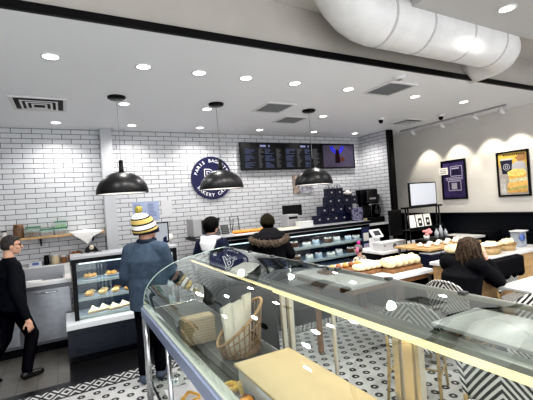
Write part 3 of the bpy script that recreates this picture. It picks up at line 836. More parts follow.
MB().box(3.52, 3.8, CY+.22, CY+.36, SZ, SZ+.1).build('box_body', mat('carton_white', (.66, .66, .66), .6), t, bevel=.004)
MB().box(3.515, 3.805, CY+.215, CY+.365, SZ+.1, SZ+.108).build('box_lid', white, t)
t = thing('flat_tray', 'flat cream tray beside the woman on the counter', 'tray', (3.3, CY+.3, SZ))
MB().box(3.12, 3.48, CY+.16, CY+.36, SZ, SZ+.012).build('tray', white, t, bevel=.004)
MB().box(3.14, 3.46, CY+.18, CY+.34, SZ+.012, SZ+.03).build('pale_cake_slab', creambread, t, bevel=.006)

# navy gift bags
def make_bag():
    t = thing('gift_bag', 'x', 'bag')
    w, d, h = .095, .06, .165
    mb = MB().add([(-w, -d, 0), (w, -d, 0), (w, d, 0), (-w, d, 0), (-w*.97, -d*.9, h), (w*.97, -d*.9, h), (w*.97, d*.9, h), (-w*.97, d*.9, h)],
                  [(3, 2, 1, 0), (0, 1, 5, 4), (1, 2, 6, 5), (2, 3, 7, 6), (3, 0, 4, 7), (4, 5, 6, 7)])
    mb.build('bag_body', mat('bag_navy', (.007, .009, .03), .4), t, world=False, bevel=.003)
    MB().box(-.004, .026, -d-.004, -d+.004, .07, .1).build('gold_mark', mat('bag_mark', (.5, .45, .42), .4), t, world=False)
    return t
def handle_on(t):
    for y in (-.04, .04):
        MB().tube([(-.045, y, .163), (-.04, y, .2), (-.02, y, .225), (.02, y, .225), (.04, y, .2), (.045, y, .163)], .005, 6).build('handle', mat('handle_navy', (.02, .022, .05), .5), t, world=False)
bag = make_bag(); bagh = make_bag(); handle_on(bagh)
ub = uh = False
BX = CY+.6
stack = [(0, [4.17, 4.37, 4.57, 4.77, 4.97]), (1, [4.3, 4.5, 4.7, 4.92]), (2, [4.46, 4.66, 4.86, 5.0]), (3, [4.5, 4.7])]
rown = ['bottom row', 'second row up', 'third row up', 'top row']
for lv, xs in stack:
    for i, x in enumerate(xs):
        hnd = (lv == 3) or (lv == 2 and i >= 2)
        if hnd: o = bagh if not uh else dup(bagh, (0, 0, 0)); uh = True
        else: o = bag if not ub else dup(bag, (0, 0, 0)); ub = True
        o.location = (x-.0, BX, SZ+lv*.1665); o['label'] = 'navy gift bag in the stack on the counter, %s, %s from the left' % (rown[lv], ordn[i])
        o['group'] = 'stacked navy gift bags'
        if lv == 2 and i == 3: o.location.x = 5.06
t = thing('patterned_bag', 'lavender and white patterned bag at the right of the navy bag stack', 'bag', (5.0, CY+.4, SZ))
MB().box(4.86, 5.04, CY+.3, CY+.42, SZ, SZ+.26).build('bag_body', patt('lavender_pattern', lambda nb, x, y, z, nt: nb.mix(nb.m('GREATER_THAN', nt_noise(nt, 26), .52), (.24, .23, .32), (.03, .03, .09)), .5), t, bevel=.004)
MB().tube([(4.91, CY+.36, SZ+.255), (4.92, CY+.36, SZ+.31), (4.98, CY+.36, SZ+.31), (4.99, CY+.36, SZ+.255)], .004, 6).build('handle', white, t)
t = thing('tissue_bundle', 'crumpled white tissue lying on the third row of navy bags', 'tissue', (4.86, BX-.03, SZ+.5))
place(lump(.09, .05, .035, 91, .35), lambda p: p+Vector((4.93, BX-.02, SZ+.52+.0))).build('tissue', paper, t, True)

# coffee equipment in the corner
t = thing('coffee_brewer', 'tall black coffee brewer in the brick corner', 'coffee machine', (5.75, 6.1, 1.2))
KZ = 1.2
MB().box(5.5, 5.98, 5.95, 6.3, KZ, KZ+.12).build('base', black, t, bevel=.01)
MB().box(5.52, 5.78, 6.12, 6.3, KZ+.12, KZ+.72).build('tower', mat('brewer_black', (.01, .01, .011), .25), t, bevel=.01)
MB().box(5.5, 5.8, 5.93, 6.12, KZ+.42, KZ+.72).build('brew_head', mat('brewer_black', (.01, .01, .011), .25), t, bevel=.012)
MB().lathe([(.05, .0), (.05, -.03), (.02, -.06), (0, -.06)], (5.65, 6.02, KZ+.42), 16).build('spout', chrome, t, True)
MB().lathe([(.085, .12), (.09, .2), (.085, .36), (.06, .39), (0, .39)], (5.88, 6.1, KZ), 20).build('server_jug', mat('jug_dark', (.02, .02, .022), .15, .6), t, True)
MB().tube([(5.96, 6.1, KZ+.16), (6.0, 6.08, KZ+.2), (6.0, 6.08, KZ+.3), (5.96, 6.1, KZ+.34)], .009).build('jug_handle', black, t, True)
MB().lathe([(.07, .4), (.1, .55), (.1, .6), (0, .6)], (5.9, 6.12, KZ), 20).build('hopper', mat('hopper_smoke', (.02, .02, .022), .1), t, True)
MB().box(5.56, 5.74, 5.925, 5.93, KZ+.5, KZ+.54).build('status_strip', mat('strip_grey', (.3, .3, .32), .3), t)
t.location.x += .04; t.location.y -= .16
t = thing('black_panel_cabinet', 'flat black panel cabinet left of the coffee brewer', 'cabinet', (5.2, 6.15, 1.2))
MB().box(4.98, 5.36, 6.1, 6.35, KZ, KZ+.72).build('cabinet_body', mat('panel_gloss', (.006, .006, .007), .3), t, bevel=.008)
MB().box(5.0, 5.34, 6.092, 6.1, KZ+.05, KZ+.69).build('door', mat('panel_gloss2', (.008, .008, .009), .25), t)
MB().box(5.365, 5.38, 6.08, 6.12, KZ, KZ+.72).build('steel_edge', chrome, t)
for i, x in enumerate((5.36, 5.47)):
    t = thing('paper_cup', 'cream paper cup under the coffee brewer, %s of the pair' % ('left', 'right')[i], 'cup', (x, 5.8, KZ), 'cream paper cups')
    MB().lathe([(.028, 0), (.04, .11), (.042, .112), (.038, .11), (.027, .004), (0, .004)], (x, 5.8, KZ), 18).build('cup', mat('cup_cream', (.75, .6, .4), .5), t, True)
    MB().lathe([(.034, .045), (.038, .08)], (x, 5.8, KZ+.0), 18, False).build('sleeve', woodd, t, True)

# ------------------------------------------------------------------ sink counter on the left
KY = 5.75
t = thing('sink_counter', 'stainless steel sink counter with white front edge along the brick wall', 'counter', (-1.0, 6.1, 0))
MB().box(-2.4, .0, KY+.06, 6.46, .12, .77).box(-2.4, 0., KY+.06, KY+.13, .77, .9).build('cabinet', mat('steel_dark', (.16, .165, .175), .38, .8), t)
MB().box(-2.38, -.02, KY+.12, 6.44, 0, .12).build('toe_kick', black, t)
tp = MB().box(-2.42, .02, KY, KY+.16, .9, .95).box(-2.42, .02, 6.3, 6.46, .9, 1.1).box(-2.42, -1.7, KY+.16, 6.3, .9, .95).box(-.06, .02, KY+.16, 6.3, .9, .95)
tp.build('worktop', whitetop, t, bevel=.004)
MB().box(-1.7, -.06, KY+.135, KY+.16, .79, .95).box(-1.7, -.06, 6.28, 6.3, .79, 1.08).box(-1.7, -1.68, KY+.16, 6.28, .79, .95).box(-.08, -.06, KY+.16, 6.28, .79, .95).box(-1.7, -.06, KY+.14, 6.32, .78, .8).build('sink_basin', mat('basin_steel', (.42, .43, .45), .42, .35), t)
for k in range(4):
    x0 = -2.36+k*.6
    d = MB().box(x0, x0+.56, KY+.035, KY+.06, .16, .84).build('door', steel, t, bevel=.004)
    MB().tube([(x0+.16, KY+.035, .8), (x0+.17, KY+.01, .8), (x0+.39, KY+.01, .8), (x0+.4, KY+.035, .8)], .01, 8).build('handle', chrome, d, True)
MB().tube([(-.6, 6.26, 1.08), (-.6, 6.26, 1.16), (-.6, 6.22, 1.19), (-.6, 6.05, 1.13), (-.6, 6.02, 1.05)], .013, 10).build('faucet', chrome, t, True)
t2 = thing('dish_cloth', 'white ring handled dish lying on the sink edge', 'dish', (-.42, KY+.1, .95))
MB().tube([(-.42+.09*math.cos(a*PI/8), KY+.08+.05*math.sin(a*PI/8), .962) for a in range(16)], .01, 8, True).build('rim', white, t2, True)
t2.name = 'soap_dish'
MB().lathe([(.08, .0), (.06, .004), (0, .004)], (-.42, KY+.08, .952), 18).build('dish_base', white, t2, True)
# items on the raised ledge behind the sink
LZ = 1.1
def jar(x, y, z, r, h, m, label, lidm=None, name='jar', cat='jar', group=None):
    t = thing(name, label, cat, (x, y, z), group)
    MB().lathe([(r*.92, 0), (r, h*.1), (r, h*.85), (r*.85, h), (0, h)], (x, y, z), 18).build('body', m, t, True)
    MB().lathe([(r*.88, h), (r*.9, h+.02), (0, h+.022)], (x, y, z), 18).build('lid', lidm or white, t, True)
t = thing('paper_box', 'small white and blue box on the sink ledge nearest the left man', 'box', (-.42, 6.38, LZ))
MB().box(-.5, -.34, 6.33, 6.43, LZ, LZ+.07).build('box_body', mat('box_white', (.62, .64, .7), .5), t)
MB().box(-.46, -.38, 6.328, 6.33, LZ+.02, LZ+.055).build('blue_mark', mat('box_blue', (.1, .14, .35), .5), t)
jar(-.28, 6.38, LZ, .035, .12, black, 'slim black bottle on the sink ledge', black, 'bottle', 'bottle')
jar(-.17, 6.38, LZ, .055, .12, mat('jar_cream', (.6, .5, .34), .5), 'cream jar with white lid on the sink ledge')
jar(-.06, 6.38, LZ, .04, .09, woodd, 'small brown jar on the sink ledge')
single(lump(.13, .07, .07, 55), 'bread_loaf', darkcrust, 'dark round loaf on the sink ledge', 'bread', (.12, 6.38, LZ), None, True)
# shelf with tubs
t = thing('wall_shelf', 'long pale wooden shelf on the brick wall above the sink', 'shelf', (-.2, 6.36, 1.5))
MB().box(-1.2, .52, 6.22, WY-.001, 1.5, 1.53).build('board', wood, t, bevel=.003)
mb = MB()
for x in (-1.0, -.35, .35): mb.prism([(x, WY-.001, 1.5), (x, 6.28, 1.5), (x, WY-.001, 1.38)], (.02, 0, 0))
mb.build('brackets', blackm, t)
greenlid = mat('green_lid', (.05, .2, .1), .4)
tub_m = glass('tub_plastic', (.72, .8, .74), .1, .4, .2)
def tub(x, z, w, h, label, fill):
    t = thing('storage_tub', label, 'food tub', (x, 6.34, z), 'tubs with green lids')
    MB().box(x-w/2, x+w/2, 6.26, 6.42, z, z+h).build('tub', tub_m, t)
    MB().box(x-w/2-.01, x+w/2+.01, 6.25, 6.43, z+h, z+h+.02).build('lid', greenlid, t, bevel=.004)
    MB().box(x-w/2+.008, x+w/2-.008, 6.268, 6.412, z+.004, z+h*.55).build('contents', fill, t)
tub(-.42, 1.53, .16, .13, 'clear tub with green lid, leftmost on the shelf', woodd)
tub(-.245, 1.53, .16, .085, 'low clear tub with green lid in the middle of the shelf', darkcrust)
tub(-.07, 1.53, .16, .09, 'clear tub at the bottom of the right pair on the shelf', darkcrust)
tub(-.07, 1.64, .15, .07, 'clear tub with green lid stacked on top of the right pair', lettuce)
jar(-.6, 6.34, 1.53, .065, .17, mat('brown_jar', (.16, .09, .05), .5, noise=.3, nscale=40), 'brown jar left of the tubs on the shelf', woodd)
for i, x in enumerate((-.97, -.87, -.77)):
    jar(x, 6.34, 1.53, .035, .1, mat('jar_grey%d' % i, (.3+.15*i, .3+.15*i, .3+.14*i), .4), 'small grey jar on the left end of the shelf, %s from the left' % ordn[i], black)
t = thing('hanging_cloth', 'white cloth draped over the right end of the wooden shelf', 'cloth', (.25, 6.2, 1.53))
MB().add([(.04, 6.45, 1.545), (.48, 6.45, 1.54), (.49, 6.21, 1.535), (.06, 6.21, 1.54), (.22, 6.2, 1.41), (.27, 6.2, 1.35), (.12, 6.2, 1.48), (.36, 6.2, 1.47), (.25, 6.33, 1.58)],
         [(0, 1, 8), (1, 2, 8), (2, 3, 8), (3, 0, 8), (3, 6, 4, 5, 7, 2)]).build('cloth', mat('cloth_white', (.68, .67, .65), .8), t)

# ------------------------------------------------------------------ people
def V(*a): return Vector(a)
def ringloft(mb, secs, n=20):
    """secs: (centre, rx, ry) horizontal ellipses"""
    mb.rings([[(c[0]+rx*math.cos(2*PI*a/n), c[1]+ry*math.sin(2*PI*a/n), c[2]) for a in range(n)] for c, rx, ry in secs])
def hand(mb, w, d, nrm, k=1., curl=.5, side=1):
    """palm and five bent fingers from the wrist w, pointing d, palm facing nrm"""
    d = d.normalized(); nrm = (nrm-d*nrm.dot(d)).normalized(); ac = d.cross(nrm)*side   # across, toward the thumb
    M = Matrix((ac, nrm, d)).transposed()
    mb.ell(w+d*.048*k, (.04*k, .016*k, .052*k), 12, 8, M)
    mb.cap(w-d*.02*k, .026*k, w+d*.02*k, .027*k, 10)
    for i, (o, L) in enumerate(((.03, .07), (.011, .08), (-.009, .074), (-.028, .058))):
        p = w+d*.09*k+ac*o*k; dirn = (d+ac*o*1.5).normalized(); a = curl*(.35+.1*i)
        for seg in range(3):
            q = dirn*math.cos(a)+nrm*math.sin(a)
            e = p+q*L*k*(.42, .33, .25)[seg]
            mb.cap(p, (.0088-.001*seg)*k, e, (.0082-.001*seg)*k, 8); p = e; a += curl*.7
    p = w+d*.028*k+ac*.03*k
    for seg in range(2):
        q = (d*.75+ac*(.65-.35*seg)+nrm*.35).normalized(); e = p+q*.036*k
        mb.cap(p, .0115*k, e, .0095*k, 8); p = e
def head(mb, c, k, yaw, tilt=0.):
    M = Euler((tilt, 0, yaw)).to_matrix()
    def at(x, y, z): return c+M@(V(x, y, z)*k)
    mb.ell(at(0, -.008, .02), (.078*k, .098*k, .1*k), 18, 12, M)
    mb.ell(at(0, .022, -.045), (.06*k, .07*k, .07*k), 16, 10, M)
    mb.ell(at(0, .06, -.085), (.034*k, .03*k, .028*k), 12, 8, M)          # chin
    mb.cap(at(0, .088, .012), .011*k, at(0, .112, -.026), .0165*k, 10)      # nose
    mb.ell(at(0, .09, -.058), (.026*k, .012*k, .006*k), 10, 6, M); mb.ell(at(0, .088, -.07), (.023*k, .013*k, .007*k), 10, 6, M)
    mb.ell(at(0, .08, .03), (.055*k, .018*k, .012*k), 12, 6, M)            # brow
    for s in (-1, 1):
        mb.ell(at(.078*s, -.005, -.01), (.011*k, .022*k, .034*k), 10, 8, M)   # ears
        mb.ell(at(.048*s, .062, -.025), (.026*k, .025*k, .02*k), 10, 8, M)     # cheeks
    return at, M
def person(label, loc, rz, k=1., J=None, yaw=0., tilt=0., top=None, legs=None, shoe=None, skinm=None, hem=.8, puff=1., seated=False, curl=.5, group=None, wide=1.):
    t = thing('person', label, 'person', loc, group, rz)
    j = dict(head=V(0, .03, 1.63), neck=V(0, -.005, 1.47), sl=V(-.17, -.005, 1.385), sr=V(.17, -.005, 1.385), el=V(-.25, -.03, 1.13), er=V(.25, -.03, 1.13),
             wl=V(-.25, .06, .88), wr=V(.25, .06, .88), hl=V(-.09, 0, .93), hr=V(.09, 0, .93), kl=V(-.1, .03, .51), kr=V(.1, .03, .51),
             al=V(-.1, -.02, .1), ar=V(.1, -.02, .1), pel=V(0, 0, .97), chest=V(0, 0, 1.28), waist=V(0, .01, 1.1), dl=V(0, 1, 0), dr=V(0, 1, 0))
    j.update(J or {})
    for q in j:
        if q not in ('dl', 'dr'): j[q] = j[q]*k
    mb = MB()
    at, HM = head(mb, j['head'], k, yaw, tilt)
    mb.cap(j['head']+HM@V(0, -.03, -.06)*k, .054*k, j['neck'], .06*k)
    ringloft(mb, [(j['pel']-V(0, 0, .1)*k, .13*k, .1*k), (j['pel'], .15*k, .105*k), (j['waist'], .135*k, .095*k), (j['chest'], .16*k, .11*k), (j['neck']-V(0, 0, .07)*k, .15*k, .08*k), (j['neck'], .06*k, .055*k)])
    for s in 'lr':
        mb.cap(j['s'+s], .055*k, j['e'+s], .042*k); mb.cap(j['e'+s], .042*k, j['w'+s], .028*k)
        dv = (j['w'+s]-j['e'+s]).normalized(); hn = j.get('n'+s) or (V(1, 0, 0) if s == 'l' else V(-1, 0, 0))
        hand(mb, j['w'+s]+dv*.02*k, j.get('h'+s+'d') or dv, hn, k, curl, 1 if s == 'l' else -1)
        mb.cap(j['h'+s], .085*k, j['k'+s], .058*k); mb.cap(j['k'+s], .056*k, j['a'+s], .04*k)
    body = link('body', solid(mb, 'body', .0058*max(k, .8), 3), skinm or skin, t, True, world=False)
    e = MB()
    for s in (-1, 1): e.ell(at(.032*s, .083, .006), (.0115*k, .008*k, .0075*k), 10, 6, HM)
    e.build('eyes', mat('eye_dark', (.03, .02, .02), .2), t, True, world=False)
    # trousers
    mb = MB()
    ringloft(mb, [(j['pel']-V(0, 0, .1)*k, .155*k*wide, .12*k), (j['pel']+V(0, 0, .04)*k, .165*k*wide, .125*k), (j['waist'], .15*k*wide, .11*k)])
    for s in 'lr':
        mb.cap(j['h'+s], .1*k, j['k'+s], .078*k); mb.cap(j['k'+s], .078*k, j['a'+s]+V(0, 0, .02), .062*k)
    link('trousers', solid(mb, 'trousers', .011, 5), legs, t, True, world=False)
    # shoes
    for s in 'lr':
        mb = MB(); d = j['d'+s].normalized(); a = j['a'+s]
        mb.cap(a-d*.03*k-V(0, 0, .045)*k, .05*k, a+d*.09*k-V(0, 0, .055)*k, .044*k); mb.cap(a+d*.09*k-V(0, 0, .055)*k, .044*k, a+d*.155*k-V(0, 0, .063)*k, .034*k)
        mb.cap(a, .05*k, a-V(0, 0, .04)*k, .052*k)
        z0 = min(.0, 0)
        me = solid(mb, 'shoe', .009, 3)
        for v in me.vertices: v.co.z = max(v.co.z, (a.z-.1*k))
        link('shoe', me, shoe, t, True, world=False)
    # jacket
    mb = MB(); z = hem*k
    c0 = V(j['pel'].x, j['pel'].y, z) if not seated else j['pel']-V(0, 0, .1)*k
    secs = [(c0, .2*k*puff*wide, .15*k*puff), (j['pel']+V(0, 0, .06)*k, .198*k*puff*wide, .148*k*puff), (j['waist'], .19*k*puff*wide, .14*k*puff), (j['chest'], .2*k*puff*wide, .145*k*puff),
            (j['neck']-V(0, 0, .085)*k, .185*k*wide, .11*k*puff), (j['neck']-V(0, 0, .025)*k, .11*k, .085*k), (j['neck']+V(0, 0, .02)*k, .075*k, .07*k)]
    ringloft(mb, secs)
    for s in 'lr':
        mb.cap(j['neck']-V(0, .01, .045)*k, .065*k, j['s'+s], .078*k*puff)
        mb.cap(j['s'+s]-V(0, 0, .01), .08*k*puff, j['e'+s], .07*k*puff); dv = (j['w'+s]-j['e'+s]).normalized()
        mb.cap(j['e'+s], .07*k*puff, j['w'+s]-dv*.035*k, .053*k*puff)
    link('jacket', solid(mb, 'jacket', .0105, 5), top, t, True, world=False)
    return t, j, at, HM, body
def shell_hair(t, at, HM, k, m, name='hair', back=.0, low=-.03, front=.07, vol=1., length=0.):
    """hair: a skull shell with the face side cut away"""
    mb = MB(); n, mm = 26, 16; vs = []; r = random.Random(int(k*100))
    for i in range(mm+1):
        ph = PI*i/mm*.74
        for a in range(n):
            th = 2*PI*a/n
            x, y, z = math.sin(ph)*math.cos(th), math.sin(ph)*math.sin(th), math.cos(ph)
            fr = max(0, y)
            zz = z if z > 0 else z*(1-.95*fr)
            if y > .3: zz = max(zz, .42+.25*(y-.3))
            elif y > -.1: zz = max(zz, -.35)
            w = 1+.05*math.sin(th*7+ph*9)*vol
            p = V(x*.087*w*vol, y*.107*w*vol-.008, .02+zz*(.112 if zz > 0 else .1+length))
            vs.append(tuple(at(p.x, p.y, p.z)))
    fs = [(i*n+a, i*n+(a+1) % n, (i+1)*n+(a+1) % n, (i+1)*n+a) for i in range(mm) for a in range(n)]
    mb.add(vs, fs); o = mb.build(name, m, t, True, world=False)
    s = o.modifiers.new('Solidify', 'SOLIDIFY'); s.thickness = .012*k; s.offset = -1
    return o
def beanie(t, at, HM, k, m, tall=.16, pom=None, lean=0., fat=1., drop=0.):
    mb = MB(); n = 26; rings = []; sp = 1+(fat-1)
    prof = [(.0, 1.0), (.03, 1.05), (.05, 1.04), (.055, 1.0), (.085, .97), (tall*.75, .8), (tall*.92, .52), (tall, .12)]
    for z, f in prof: rings.append([tuple(at(.09*fat*f*math.cos(2*PI*a/n), .108*fat*f*math.sin(2*PI*a/n)-.01-lean*z-.025*(1-f), -drop+z+.25*.1*f*-math.sin(2*PI*a/n)*-.35)) for a in range(n)])
    mb.rings(rings); h = mb.build('beanie', m, t, True, world=False)
    if pom:
        q = lump(.034*k, .034*k, .034*k, 3, .25); c = at(0, -.03-lean*tall, tall-.01-drop)
        place(q, lambda p: p+c).build('pompom', pom, h, True, world=False)
    return h
blackcloth = mat('black_cloth', (.006, .006, .008), .85)
# left man walking along the sink
hair_grey = mat('hair_grey', (.05, .047, .045), .75, noise=.6, nscale=70)
t, j, at, HM, b = person('man with grey hair, glasses and black clothes walking beside the sink', (-.585, 5.08, 0), math.radians(-66), .925, dict(
    kl=V(-.1, -.07, .5), al=V(-.1, -.3, .12), kr=V(.1, .16, .52), ar=V(.1, .08, .1), dl=V(0, 1, -.25), wr=V(.26, .06, .76), er=V(.25, -.03, 1.09), wl=V(-.25, .05, .86)), yaw=-.25,
    top=mat('black_coat', (.007, .008, .011), .8), legs=blackcloth, shoe=mat('shoe_black', (.008, .008, .008), .3), hem=.86)
shell_hair(t, at, HM, .925, hair_grey)
mb = MB()
for s in (-1, 1):
    mb.tube([at(.034*s+.024*math.cos(a*PI/6), .098, .006+.018*math.sin(a*PI/6)) for a in range(12)], .002, 6, True)
    mb.tube([at(.058*s, .095, .012), at(.084*s, .02, .012), at(.082*s, -.01, .004)], .002, 6)
mb.tube([at(-.01, .104, .01), at(.01, .104, .01)], .002, 6)
mb.build('glasses', black, t, world=False)
# beanie man
def stripes(nb, x, y, z, nt):
    # horizontal knit bands, measured along the height of the hat
    rp = nt.nodes.new('ShaderNodeValToRGB'); rp.color_ramp.interpolation = 'CONSTANT'
    W_, G_, B_ = (.75, .74, .7, 1), (.55, .41, .14, 1), (.015, .014, .02, 1)
    bands = [(0, B_), (.1, G_), (.18, B_), (.24, W_), (.42, B_), (.49, G_), (.68, B_), (.74, W_)]
    el = rp.color_ramp.elements; el[0].position = 0; el[0].color = B_; el[1].position = .1; el[1].color = G_
    for p_, c_ in bands[2:]:
        e = el.new(p_); e.color = c_
    f = nb.m('DIVIDE', nb.m('SUBTRACT', nb.m('ADD', z, nb.m('MULTIPLY', y, -.28)), 1.565), .235)
    nt.links.new(f, rp.inputs[0]); return rp.outputs[0]
denim = mat('jacket_bluegrey', (.062, .088, .125), .8, noise=.16, nscale=25)
t, j, at, HM, b = person('man in a striped bobble beanie and blue-grey jacket standing before the small case', (.725, 4.06, 0), math.radians(-32), 1.0, dict(
    er=V(.225, .05, 1.14), wr=V(.2, .3, 1.0), el=V(-.235, .0, 1.13), wl=V(-.2, .16, .93), neck=V(0, .02, 1.48), head=V(0, .07, 1.6), hl=V(-.085, 0, .93), hr=V(.075, 0, .93), kl=V(-.085, .02, .51), kr=V(.07, .05, .51), al=V(-.09, -.03, .1), ar=V(.05, .06, .1)), yaw=-.55, top=denim, legs=blackcloth, shoe=mat('shoe_slate', (.06, .08, .12), .6), hem=.77, puff=1.04)
beanie(t, at, HM, 1.05, patt('beanie_stripes', stripes, .9), .225, mat('pompom_gold', (.32, .27, .07), .95, noise=.6, nscale=60), .3, 1.3, .045)
MB().tube([tuple(j['neck']+V(.085*math.cos(a*PI/8), .08*math.sin(a*PI/8)+.01, .0+.008*math.sin(a*PI/8))) for a in range(16)], .022, 8, True).build('collar', mat('collar_dark', (.02, .03, .045), .85), t, True, world=False)
# boy
t, j, at, HM, b = person('young person with dark hair and a white hood standing at the counter', (1.66, 4.62, 0), math.radians(-48), .945, yaw=-.25,
    top=mat('jacket_navy', (.01, .013, .03), .7), legs=blackcloth, shoe=mat('shoe_grey', (.2, .2, .2), .6), hem=.85, puff=1.02)
shell_hair(t, at, HM, .945, mat('hair_black', (.004, .0035, .0035), .8, noise=.5, nscale=60), vol=1.24, length=.06)
mb = MB()
nk = j['neck']
mb.tube([tuple(nk+V(.12*math.cos(a*PI/9), -.01+.1*math.sin(a*PI/9), -.015-.03*math.sin(a*PI/9))) for a in range(-2, 12)][::-1], .03, 10)
ringloft(mb, [(nk+V(0, -.11, -.2), .03, .02), (nk+V(0, -.125, -.15), .085, .04), (nk+V(0, -.1, -.06), .12, .06), (nk+V(0, -.07, .01), .1, .05), (nk+V(0, -.04, .04), .07, .04)])
for s in (-1, 1): mb.cap(nk+V(.11*s, -.02, -.03), .036, nk+V(.1*s, .1, -.22), .024)
link('hood', solid(mb, 'hood', .011, 6), mat('hood_white', (.62, .62, .64), .85), t, True, world=False)
mb = MB(); mb.tube([tuple(nk+V(.08*math.cos(a*PI/8), .075*math.sin(a*PI/8), .025)) for a in range(16)], .022, 8, True)
mb.build('inner_collar', mat('collar_grey', (.09, .09, .1), .9), t, True, world=False)
# woman in the parka
t, j, at, HM, b = person('person in a dark olive beanie and black parka with a fur edged hood', (2.5, 4.6, 0), math.radians(-20), .93, yaw=.05, top=mat('parka_black', (.009, .009, .011), .8), legs=blackcloth,
    shoe=mat('boot_black', (.01, .01, .01), .5), hem=.62, puff=1.3, J=dict(el=V(-.3, .06, 1.12), wl=V(-.2, .3, 1.12), er=V(.32, .02, 1.12), wr=V(.25, .25, 1.05)))
beanie(t, at, HM, .93, mat('olive_knit', (.016, .014, .008), .95, noise=.3, nscale=60), .155, None, .1, 1.2, .035)
shell_hair(t, at, HM, .93, mat('hair_brownblack', (.006, .005, .004), .8), length=.12, vol=1.12)
nk = j['neck']; r = random.Random(12); mb = MB(); path = []
for a in range(19):
    th = PI+PI*a/18
    path.append(nk+V(.25*math.cos(th), .0+.235*math.sin(th), -.075+.055*math.sin(th)))
for p in path: mb.ell(p, (.05, .042, .045), 10, 7)
for q in range(160):
    p = r.choice(path); d = V(r.uniform(-1, 1), r.uniform(-1, .4), r.uniform(-1, 1)).normalized(); mb.tube([tuple(p+d*.03), tuple(p+d*.068)], [.012, .003], 5)
mb.build('fur_trim', mat('fur_brown', (.1, .078, .06), .95, noise=.6, nscale=45), t, True, world=False)
mb = MB(); ringloft(mb, [(nk+V(0, -.15, -.14), .15, .06), (nk+V(0, -.13, -.06), .19, .09), (nk+V(0, -.09, .02), .15, .085), (nk+V(0, -.07, .07), .1, .06)])
link('hood', solid(mb, 'hood', .012, 6), mat('parka_black', (.009, .009, .011), .8), t, True, world=False)
# child
def spots(nb, x, y, z, nt):
    v = nt.nodes.new('ShaderNodeTexVoronoi'); v.inputs['Scale'].default_value = 34
    tc = nt.nodes.new('ShaderNodeTexCoord'); nt.links.new(tc.outputs['Object'], v.inputs['Vector'])
    return nb.mix(nb.m('LESS_THAN', v.outputs['Distance'], .42), (.5, .44, .36), (.045, .035, .035))
t, j, at, HM, b = person('small child in a spotted coat and grey knit hat with a bright pink bobble', (3.97, 4.4, 0), math.radians(20), .58, yaw=.3, top=patt('leopard_spots', spots, .85), legs=blackcloth,
    shoe=mat('shoe_pink', (.5, .1, .25), .6), hem=.72, puff=1.35, wide=1.15, J=dict(head=V(0, .02, 1.67)))
h = beanie(t, at, HM, .75, mat('knit_grey', (.2, .17, .18), .95, noise=.3, nscale=50), .13, mat('pompom_pink', (.72, .05, .3), .95, noise=.3, nscale=60))
mb = MB()
for s in (-1, 1): mb.cap(at(.09*s, 0, .02), .022, at(.085*s, .01, -.1), .02)
mb.build('ear_flaps', mat('flap_pink', (.6, .2, .35), .9), t, True, world=False)
shell_hair(t, at, HM, .56, mat('hair_child', (.1, .06, .03), .7), length=.05)

# ------------------------------------------------------------------ bistro furniture
def chevron(nb, x, y, z, nt):
    # woven black and white chevrons: z on upright panels, y on the seat
    zz = nb.m('ADD', z, nb.m('MULTIPLY', y, 1.0))
    f = nb.m('FRACT', nb.m('MULTIPLY', nb.m('ADD', zz, nb.m('ABSOLUTE', x)), 22.))
    return nb.mix(nb.m('GREATER_THAN', f, .5), (.012, .012, .014), (.7, .69, .66))
def rimstripe(nb, x, y, z, nt):
    f = nb.m('FRACT', nb.m('MULTIPLY', nb.m('ADD', nb.m('ADD', x, z), y), 26.))
    return nb.mix(nb.m('GREATER_THAN', f, .5), (.012, .012, .014), (.72, .71, .68))
chev = patt('woven_chevron', chevron, .55); rimm = patt('woven_rim', rimstripe, .55)
cane = mat('rattan_cane', (.42, .29, .13), .5, noise=.2, nscale=30)
def make_chair():
    t = thing('bistro_chair', 'x', 'chair')
    W, D = .22, .2
    seat = [(.0+W*math.copysign(abs(math.cos(a))**.6, math.cos(a)), D*math.copysign(abs(math.sin(a))**.6, math.sin(a)), .44) for a in [2*PI*i/28 for i in range(28)]]
    MB().prism(seat, (0, 0, .02)).build('seat', chev, t, world=False)
    MB().tube([(x*1.02, y*1.02, .45) for x, y, z in seat], .013, 8, True).build('seat_rim', rimm, t, True, world=False)
    # curved woven backrest with a rounded top
    n, m_ = 16, 10; vs = []
    for i in range(m_+1):
        v = i/m_
        for a in range(n+1):
            u = -1+2*a/n; top = .86-.1*abs(u)**2.6
            z = .52+v*(top-.52); vs.append((u*(.21+.02*v), -.2-.05*v-.03*(1-u*u)+.03, z))
    fs = [(i*(n+1)+a, i*(n+1)+a+1, (i+1)*(n+1)+a+1, (i+1)*(n+1)+a) for i in range(m_) for a in range(n)]
    bk = MB().add(vs, fs).build('backrest', chev, t, True, world=False)
    s = bk.modifiers.new('Solidify', 'SOLIDIFY'); s.thickness = .014
    edge = [vs[i*(n+1)] for i in range(m_+1)]+[vs[m_*(n+1)+a] for a in range(1, n)]+[vs[i*(n+1)+n] for i in range(m_, -1, -1)]
    MB().tube(edge, .014, 8).build('back_rim', rimm, t, True, world=False)
    for sx in (-1, 1):
        MB().tube([(sx*.19, .17, .44), (sx*.2, .2, .2), (sx*.21, .215, 0)], [.014, .014, .012], 8).build('leg', cane, t, True, world=False)
        MB().tube([(sx*.21, -.19, .54), (sx*.2, -.19, .42), (sx*.205, -.22, .2), (sx*.215, -.25, 0)], [.014, .015, .014, .012], 8).build('leg', cane, t, True, world=False)
        MB().tube([(sx*.2, .2, .2), (sx*.2, -.215, .23)], .009, 8).build('stretcher', cane, t, True, world=False)
    MB().tube([(-.2, .0, .215), (.2, .0, .215)], .009, 8).build('stretcher', cane, t, True, world=False)
    return t
ch0 = make_chair()
